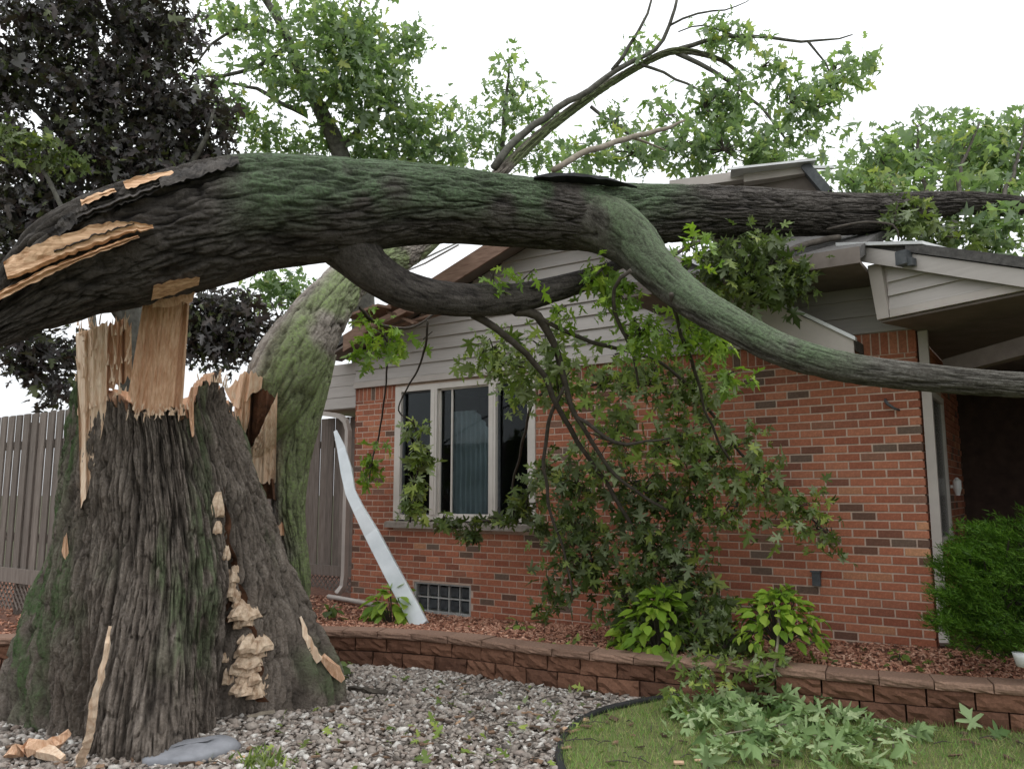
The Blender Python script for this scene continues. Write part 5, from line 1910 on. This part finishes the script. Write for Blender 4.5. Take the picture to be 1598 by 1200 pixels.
leafy_plant('broadleaf_plant', 'bright green broad leaved plant at the foot of the white downspout', 612, 950, 8.55, 56, 32, 75, .19, M['leaf_lime'], OVAL)
leafy_plant('broadleaf_plant', 'yellow green shrub under the dark hanging foliage', 1030, 970, 6.55, 76, 52, 200, .125, M['leaf_lime'], OVAL)
leafy_plant('broadleaf_plant', 'low lime plant at the left edge of the shaded shrubs', 978, 995, 6.7, 30, 22, 40, .12, M['leaf_lime'], OVAL)
leafy_plant('broadleaf_plant', 'domed bright green shrub in front of bare brick wall', 1216, 965, 6.15, 92, 42, 290, .10, M['leaf_lime'], OVAL)
leafy_plant('weed', 'small weed on the mulch below the window', 810, 978, 8.0, 24, 10, 14, .10, M['leaf'], OVAL)
leafy_plant('weed', 'tiny green seedling beside the basement window', 722, 982, 8.2, 14, 9, 8, .10, M['leaf'], OVAL)
leafy_plant('weed', 'green weed clump between stump and drain pipe', 510, 962, 8.6, 34, 18, 26, .14, M['leaf_shade'], OVAL)
leafy_plant('weed', 'small green plant at the foot of the wall right of the domed shrub', 1405, 1022, 6.1, 18, 8, 12, .07, M['leaf'], OVAL)
leafy_plant('weed', 'green weeds at the planter foot beside the stump', 545, 1050, 6.8, 26, 14, 18, .10, M['leaf_shade'], OVAL)

# juniper at the right
jun = thing('juniper_bush', 'dark green feathery juniper at the right edge of the house', 'bush', tuple(P(1530, 1030, 5.7)))
mb = MB()
cen, ydir, szs = [], [], []
jb = P(1570, 1025, 5.75)
PL = [(1550, 852, 60, 26, -.2), (1520, 910, 60, 22, -.1), (1570, 915, 70, 30, -.1), (1510, 955, 50, 20, -.1), (1560, 965, 70, 26, -.1), (1540, 1000, 70, 16, -.05), (1600, 1000, 60, 20, -.05), (1590, 822, 70, 20, -.25), (1530, 838, 55, 18, -.3), (1505, 860, 46, 12, -.2), (1560, 866, 60, 18, -.2), (1490, 888, 50, 9, -.1), (1540, 897, 60, 13, -.12), (1600, 890, 60, 18, -.1), (1480, 928, 36, 8, -.12), (1530, 938, 56, 13, -.12), (1590, 945, 60, 16, -.1), (1475, 968, 32, 8, -.1), (1515, 975, 50, 12, -.12), (1570, 985, 60, 14, -.08), (1650, 850, 60, 40, -.1), (1660, 940, 60, 50, -.1)]
for px, py, rx, ry, tilt in PL:
    for i in range(30):
        a, r0 = random.uniform(0, 6.28), math.sqrt(random.random())
        dx, dy = math.cos(a) * r0 * rx * .8, math.sin(a) * r0 * ry
        t = 5.62 + random.gauss(0, .17)
        dy += random.gauss(0, 6)
        tip = P(px + dx - 14, py + dy + tilt * (-14 - dx) * -1 * .3 - 5, t)
        st = P(px + dx + 22, py + dy + 9, t + .05)
        c_ = np.linspace(st, tip, 12)
        d = unit(tip - st)
        for q in c_:
            for k in range(5):
                cen.append(q + RNG.normal(size=3) * .012)
                ydir.append(unit(d + np.array([-.05, -.1, .25]) + RNG.normal(size=3) * .5))
                szs.append(random.uniform(.022, .055))
        if i % 6 == 0:
            cc = catmull(np.array([jb + np.array([random.uniform(-.1, .1), 0, random.uniform(0, .3)]), (jb + st) / 2 + np.array([0, .05, .1]), st]), .08)
            mb.tube(cc, np.linspace(.014, .005, len(cc)), 5, False)
part('stems', mb.vf, M['twig'], jun, kind='stuff')
cen, ydir = np.array(cen), np.array(ydir)
xx = np.cross(ydir, RNG.normal(size=ydir.shape))
xx /= np.linalg.norm(xx, axis=1)[:, None]
BL2 = (np.array([(-.08, 0, 0), (.08, 0, 0), (.06, .6, 0), (0, 1, 0)]), np.array([(0, 1, 2), (0, 2, 3)]))
part('foliage', leaf_mesh(cen, np.array(szs), BL2, (xx, ydir, np.cross(xx, ydir))), M['juniper'], jun, kind='stuff')

# leafy branch torn off and lying on the lawn, leaves with pale undersides
lb = thing('fallen_leafy_branch', 'torn branch with pale leaves lying on the lawn by the planter', 'branch', tuple(G(1220, 1140, 0)))
mb = MB()
tw = [[(1216, 952), (1214, 1000), (1208, 1050), (1225, 1085), (1222, 1130)], [(1208, 1050), (1170, 1060), (1180, 1080), (1150, 1100)], [(1225, 1085), (1300, 1100), (1360, 1125), (1430, 1150)], [(1222, 1130), (1160, 1140), (1100, 1150)], [(1222, 1130), (1280, 1150), (1350, 1165)], [(1180, 1080), (1120, 1090), (1070, 1110)]]


def lawn_pt(px, py, lift=.05):
    if py > 1060:
        p = G(px, py, lift)
        return p
    return P(px, py, np.interp(py, [950, 1060], [6.05, 5.75]))


for k, b_ in enumerate(tw):
    q = catmull(np.array([lawn_pt(*p) for p in b_]), .05)
    mb.tube(q, np.linspace(.012 if k == 0 else .008, .004, len(q)), 6)
part('twig', mb.vf, M['paletwig'], lb, smooth=True)
LPM = []
for q in MAPLES:
    me = mesh_from('leaf', q[0], q[1])
    me.materials.append(M['leaf_pale'])
    LPM.append(me)
for i in range(290):
    me = LPM[i % 4]
    br = random.choice(tw[1:])
    k = random.random() * (len(br) - 1)
    a, b_ = br[int(k)], br[min(int(k) + 1, len(br) - 1)]
    px = a[0] + (b_[0] - a[0]) * (k % 1) + random.gauss(0, 36)
    py = a[1] + (b_[1] - a[1]) * (k % 1) + random.gauss(4, 20)
    px, py = np.clip(px, 1042, 1450), np.clip(py, 1085, 1188)
    if px > 1340 and py < 1110:
        py = 1135
    c = G(px, py, random.uniform(.02, .12))
    y_ = unit(RNG.normal(size=3) * np.array([1, 1, .35]) + np.array([0, -.4, 0]))
    zz_ = np.array([0, -.35, 1.]) + RNG.normal(size=3) * .55
    x_ = unit(np.cross(y_, zz_))
    s_ = random.uniform(.09, .18)
    inst('leaf', me, c, Matrix((x_, y_, np.cross(x_, y_))).transposed(), (s_ * random.uniform(.7, 1.1), s_, s_ * random.uniform(.8, 1.8)), lb)
foliage_part('foliage', [(1090, 1060, 5.75, 40, 22, 40), (1060, 1085, 5.6, 20, 18, 24), (1190, 1045, 5.8, 36, 18, 50), (1130, 1030, 6.0, 40, 16, 40)], .10, MAPLES, M['leaf'], lb, 8, .05, .4, .5, .5)
me2 = mesh_from('leaf', MAPLE[0], MAPLE[1])
me2.materials.append(M['leaf_pale'])
for i, (px, py, lab) in enumerate([(1522, 1138, 'pale upright leaf leaning on the planter wall at right'), (1545, 1146, 'pale leaf lying flat on the lawn beside the upright one')]):
    q = G(px, py, .03)
    V = MAPLE[0] * (.17 if i == 0 else .15)
    y_ = unit((-.2, .5, .9)) if i == 0 else unit((1, .1, .15))
    zz_ = unit((.1, -1, .4))
    x_ = unit(np.cross(y_, zz_))
    zz_ = np.cross(x_, y_)
    V = V @ np.array([x_, y_, zz_]) + q
    single('loose_leaf', (V, MAPLE[1]), M['leaf_pale'], tuple(q), lab, 'leaf')

# scattered green leaves on gravel and mulch (uncountable litter)
n_ = 210
cs, zs_ = [], []
for i in range(n_):
    if i % 2:
        q = G(random.uniform(380, 960), random.uniform(1050, 1195), .03)
    else:
        q = G(random.uniform(700, 1590), random.uniform(985, 1050), .29)
        s_i, o_i = so(q)
        if o_i > rw_out(s_i) - .05 or o_i < .05:
            continue
        q[2] = bed_z(s_i, o_i) + .03
    cs.append(q)
cs = np.array(cs)
single('leaf_litter', leaf_mesh(cs, RNG.uniform(.04, .10, len(cs)), MAPLE_S, leaf_frames(len(cs), 0, 1.6)), M['leaf'], tuple(cs[0]), 'scattered small green leaves on gravel and mulch', 'leaves', kind='stuff')

M['chips'] = mat_island('chip_litter', [(0, (.05, .035, .025)), (.5, (.14, .09, .06)), (.8, (.3, .19, .12)), (1, (.6, .4, .26))], .9, 60, .3)
# twigs, bark crumbs and wood chips (uncountable litter)
lit = MB()
chip = MB()
for i in range(330):
    if i % 3 == 0:
        q = G(random.uniform(560, 1598), random.uniform(1110, 1195), .02)
    elif i % 3 == 1:
        q = G(random.gauss(330, 190), random.uniform(1085, 1196), .018)
        if np.hypot(*(q[:2] - STC)) < 1.0:
            continue
    else:
        q = G(random.uniform(560, 1000), random.uniform(1060, 1190), .018)
    a = random.uniform(0, 6.28)
    d = np.array([math.cos(a), math.sin(a), random.uniform(-.05, .12)])
    if i % 2:
        ln = random.uniform(.05, .22)
        lit.tube([q, q + d * ln * .5 + np.array([0, 0, .012]), q + d * ln], [.004, .0035, .0015], 4, False)
    else:
        u_ = unit(np.cross(d, (random.gauss(0, .3), random.gauss(0, .3), 1)))
        chip.box(q, unit(d), u_, np.cross(unit(d), u_), random.uniform(.012, .045), random.uniform(.005, .016), random.uniform(.003, .007))
single('twig_litter', lit.vf, M['twig'], (0, 5, 0), 'thin broken twigs strewn over gravel and lawn', 'twigs', kind='stuff')
single('wood_chip_litter', chip.vf, M['chips'], (-.5, 5, 0), 'small torn wood and bark chips strewn over the ground', 'wood chips', kind='stuff')

# grass tuft in the lower middle
cen = np.array([G(random.gauss(405, 22), random.gauss(1192, 6), 0) for _ in range(160)])
y_ = np.c_[RNG.normal(size=(160, 2)) * .7, np.ones(160) * .8]
y_ /= np.linalg.norm(y_, axis=1)[:, None]
x_ = np.cross(y_, RNG.normal(size=(160, 3)))
x_ /= np.linalg.norm(x_, axis=1)[:, None]
single('grass_tuft', leaf_mesh(cen, RNG.uniform(.04, .10, 160), (BL2[0] * np.array([1.3, 1, 1]), BL2[1]), (x_, y_, np.cross(x_, y_))), M['leaf'], tuple(cen[0]), 'green grass tuft in gravel at the bottom edge', 'grass tuft', kind='stuff')

# wood debris
def shard(name, label, pts, wds, th, mat, seed, side_=None):
    r_ = np.random.default_rng(seed)
    P3 = catmull(np.array(pts), .04)
    wd = np.interp(np.linspace(0, 1, len(P3)), np.linspace(0, 1, len(wds)), wds) * (1 + r_.normal(size=len(P3)) * .07)
    P3 = P3 + r_.normal(size=P3.shape) * .004
    V, F = rect_sweep(list(P3), wd, np.minimum(th, wd) * 1.0, side_ if side_ is not None else (1, .2, .1))
    V = V + r_.normal(size=V.shape) * .003
    single(name, (V, F), mat, tuple(pts[-1]), label, 'wood')


shard('wood_sliver', 'long thin pale splinter propped upright against the stump', [P(172, 978, 4.42), P(163, 1030, 4.4), P(150, 1085, 4.4), P(140, 1140, 4.45), G(124, 1196, .0)], [.012, .03, .04, .045, .05], .025, M['wood_pale'], 4)
shard('wood_chunk', 'orange torn wood chunk on the gravel at lower left', [G(8, 1178, .03), G(45, 1165, .08), G(85, 1160, .07), G(108, 1142, .13)], [.03, .09, .1, .03], .06, M['wood'], 5)
shard('wood_chunk', 'pale split chunk lying in front of the orange one', [G(48, 1160, .05), G(65, 1168, .06), G(98, 1184, .03)], [.03, .08, .03], .05, M['wood_pale'], 6)
pq = stump_hit(486, 1000)[0]
shard('wood_sliver', 'pale sliver lying along the right root of the stump', [stump_hit(472, 966)[0] + np.array([0, -.04, .02]), stump_hit(484, 1000)[0] + np.array([0, -.05, .02]), stump_hit(502, 1032)[0] + np.array([0, -.05, .02])], [.015, .05, .05], .03, M['wood_pale'], 7)
shard('wood_chunk', 'orange wood chunk beside the right root of the stump', [stump_hit(506, 1030)[0] + np.array([0, -.06, .03]), stump_hit(520, 1045)[0] + np.array([0, -.06, .03]), stump_hit(534, 1062)[0] + np.array([.02, -.06, .02])], [.05, .09, .04], .05, M['wood'], 8)
shard('stick', 'short dark stick in the gravel right of the stump', [G(545, 1074, .02), G(575, 1078, .03), G(606, 1080, .02)], [.03, .04, .03], .03, M['twig'], 9)
shard('stick', 'pale twig on the soil below the bracket fungi', [G(385, 1118, .03), G(410, 1112, .04), G(430, 1110, .03)], [.02, .03, .02], .02, M['paletwig'], 10)

# flat grey stone by the stump foot
c0 = G(300, 1178, 0)
k = 28
V, F = [], []
for lay, (rs, z_) in enumerate(((1.0, -.02), (1.02, .03), (.9, .052), (.5, .064), (.02, .068))):
    for i in range(k):
        a = 2 * math.pi * i / k
        rr_ = (1 + .12 * math.sin(2 * a + 1) + .07 * math.sin(5 * a)) * rs
        V.append(c0 + np.array([.20 * rr_ * math.cos(a) + .09 * math.sin(a), .22 * rr_ * math.sin(a), z_ + (.012 * math.sin(a) if lay > 1 else 0)]))
F = [list(q) for q in grid_faces(5, k, True)] + [list(range(k))[::-1]]
single('flat_stone', (np.array(V), F), M['stone'], tuple(c0), 'smooth flat grey stone at the front foot of the stump', 'stone', smooth=True)
c0 = G(0, 1072, 0) + np.array([.02, .1, 0])
single('pale_stone', blobs(np.array([c0 + np.array([0, 0, .06])]), np.array([.09]), .7, .12), M['gravel'], tuple(c0), 'rounded pale stone at the left edge behind the stump root', 'stone', smooth=True)
# white planter rim at the right edge and the porch ornament
c0 = P(1597, 1030, 5.3)
mb = MB()
mb.tube([c0 + np.array([0.02, 0, -.04]), c0 + np.array([.02, 0, .02]), c0 + np.array([.02, 0, .045])], [.06, .075, .08], 20)
single('white_pot', mb.vf, M['pot'], tuple(c0 + np.array([0, 0, -.04])), 'small white pot under the juniper at the right edge', 'pot', smooth=True)
c0 = W(-.07, 1.62, -1.72)
mb = MB()
mb.tube([c0 + np.array([0, 0, -.09]), c0 + np.array([0, 0, -.02]), c0 + np.array([0, 0, .06]), c0 + np.array([0, 0, .09])], [.02, .04, .04, .012], 10)
mb.bar(c0, c0 + DL * .06, .03, .03)
part('wall_lantern', mb.vf, M['pot'], house)
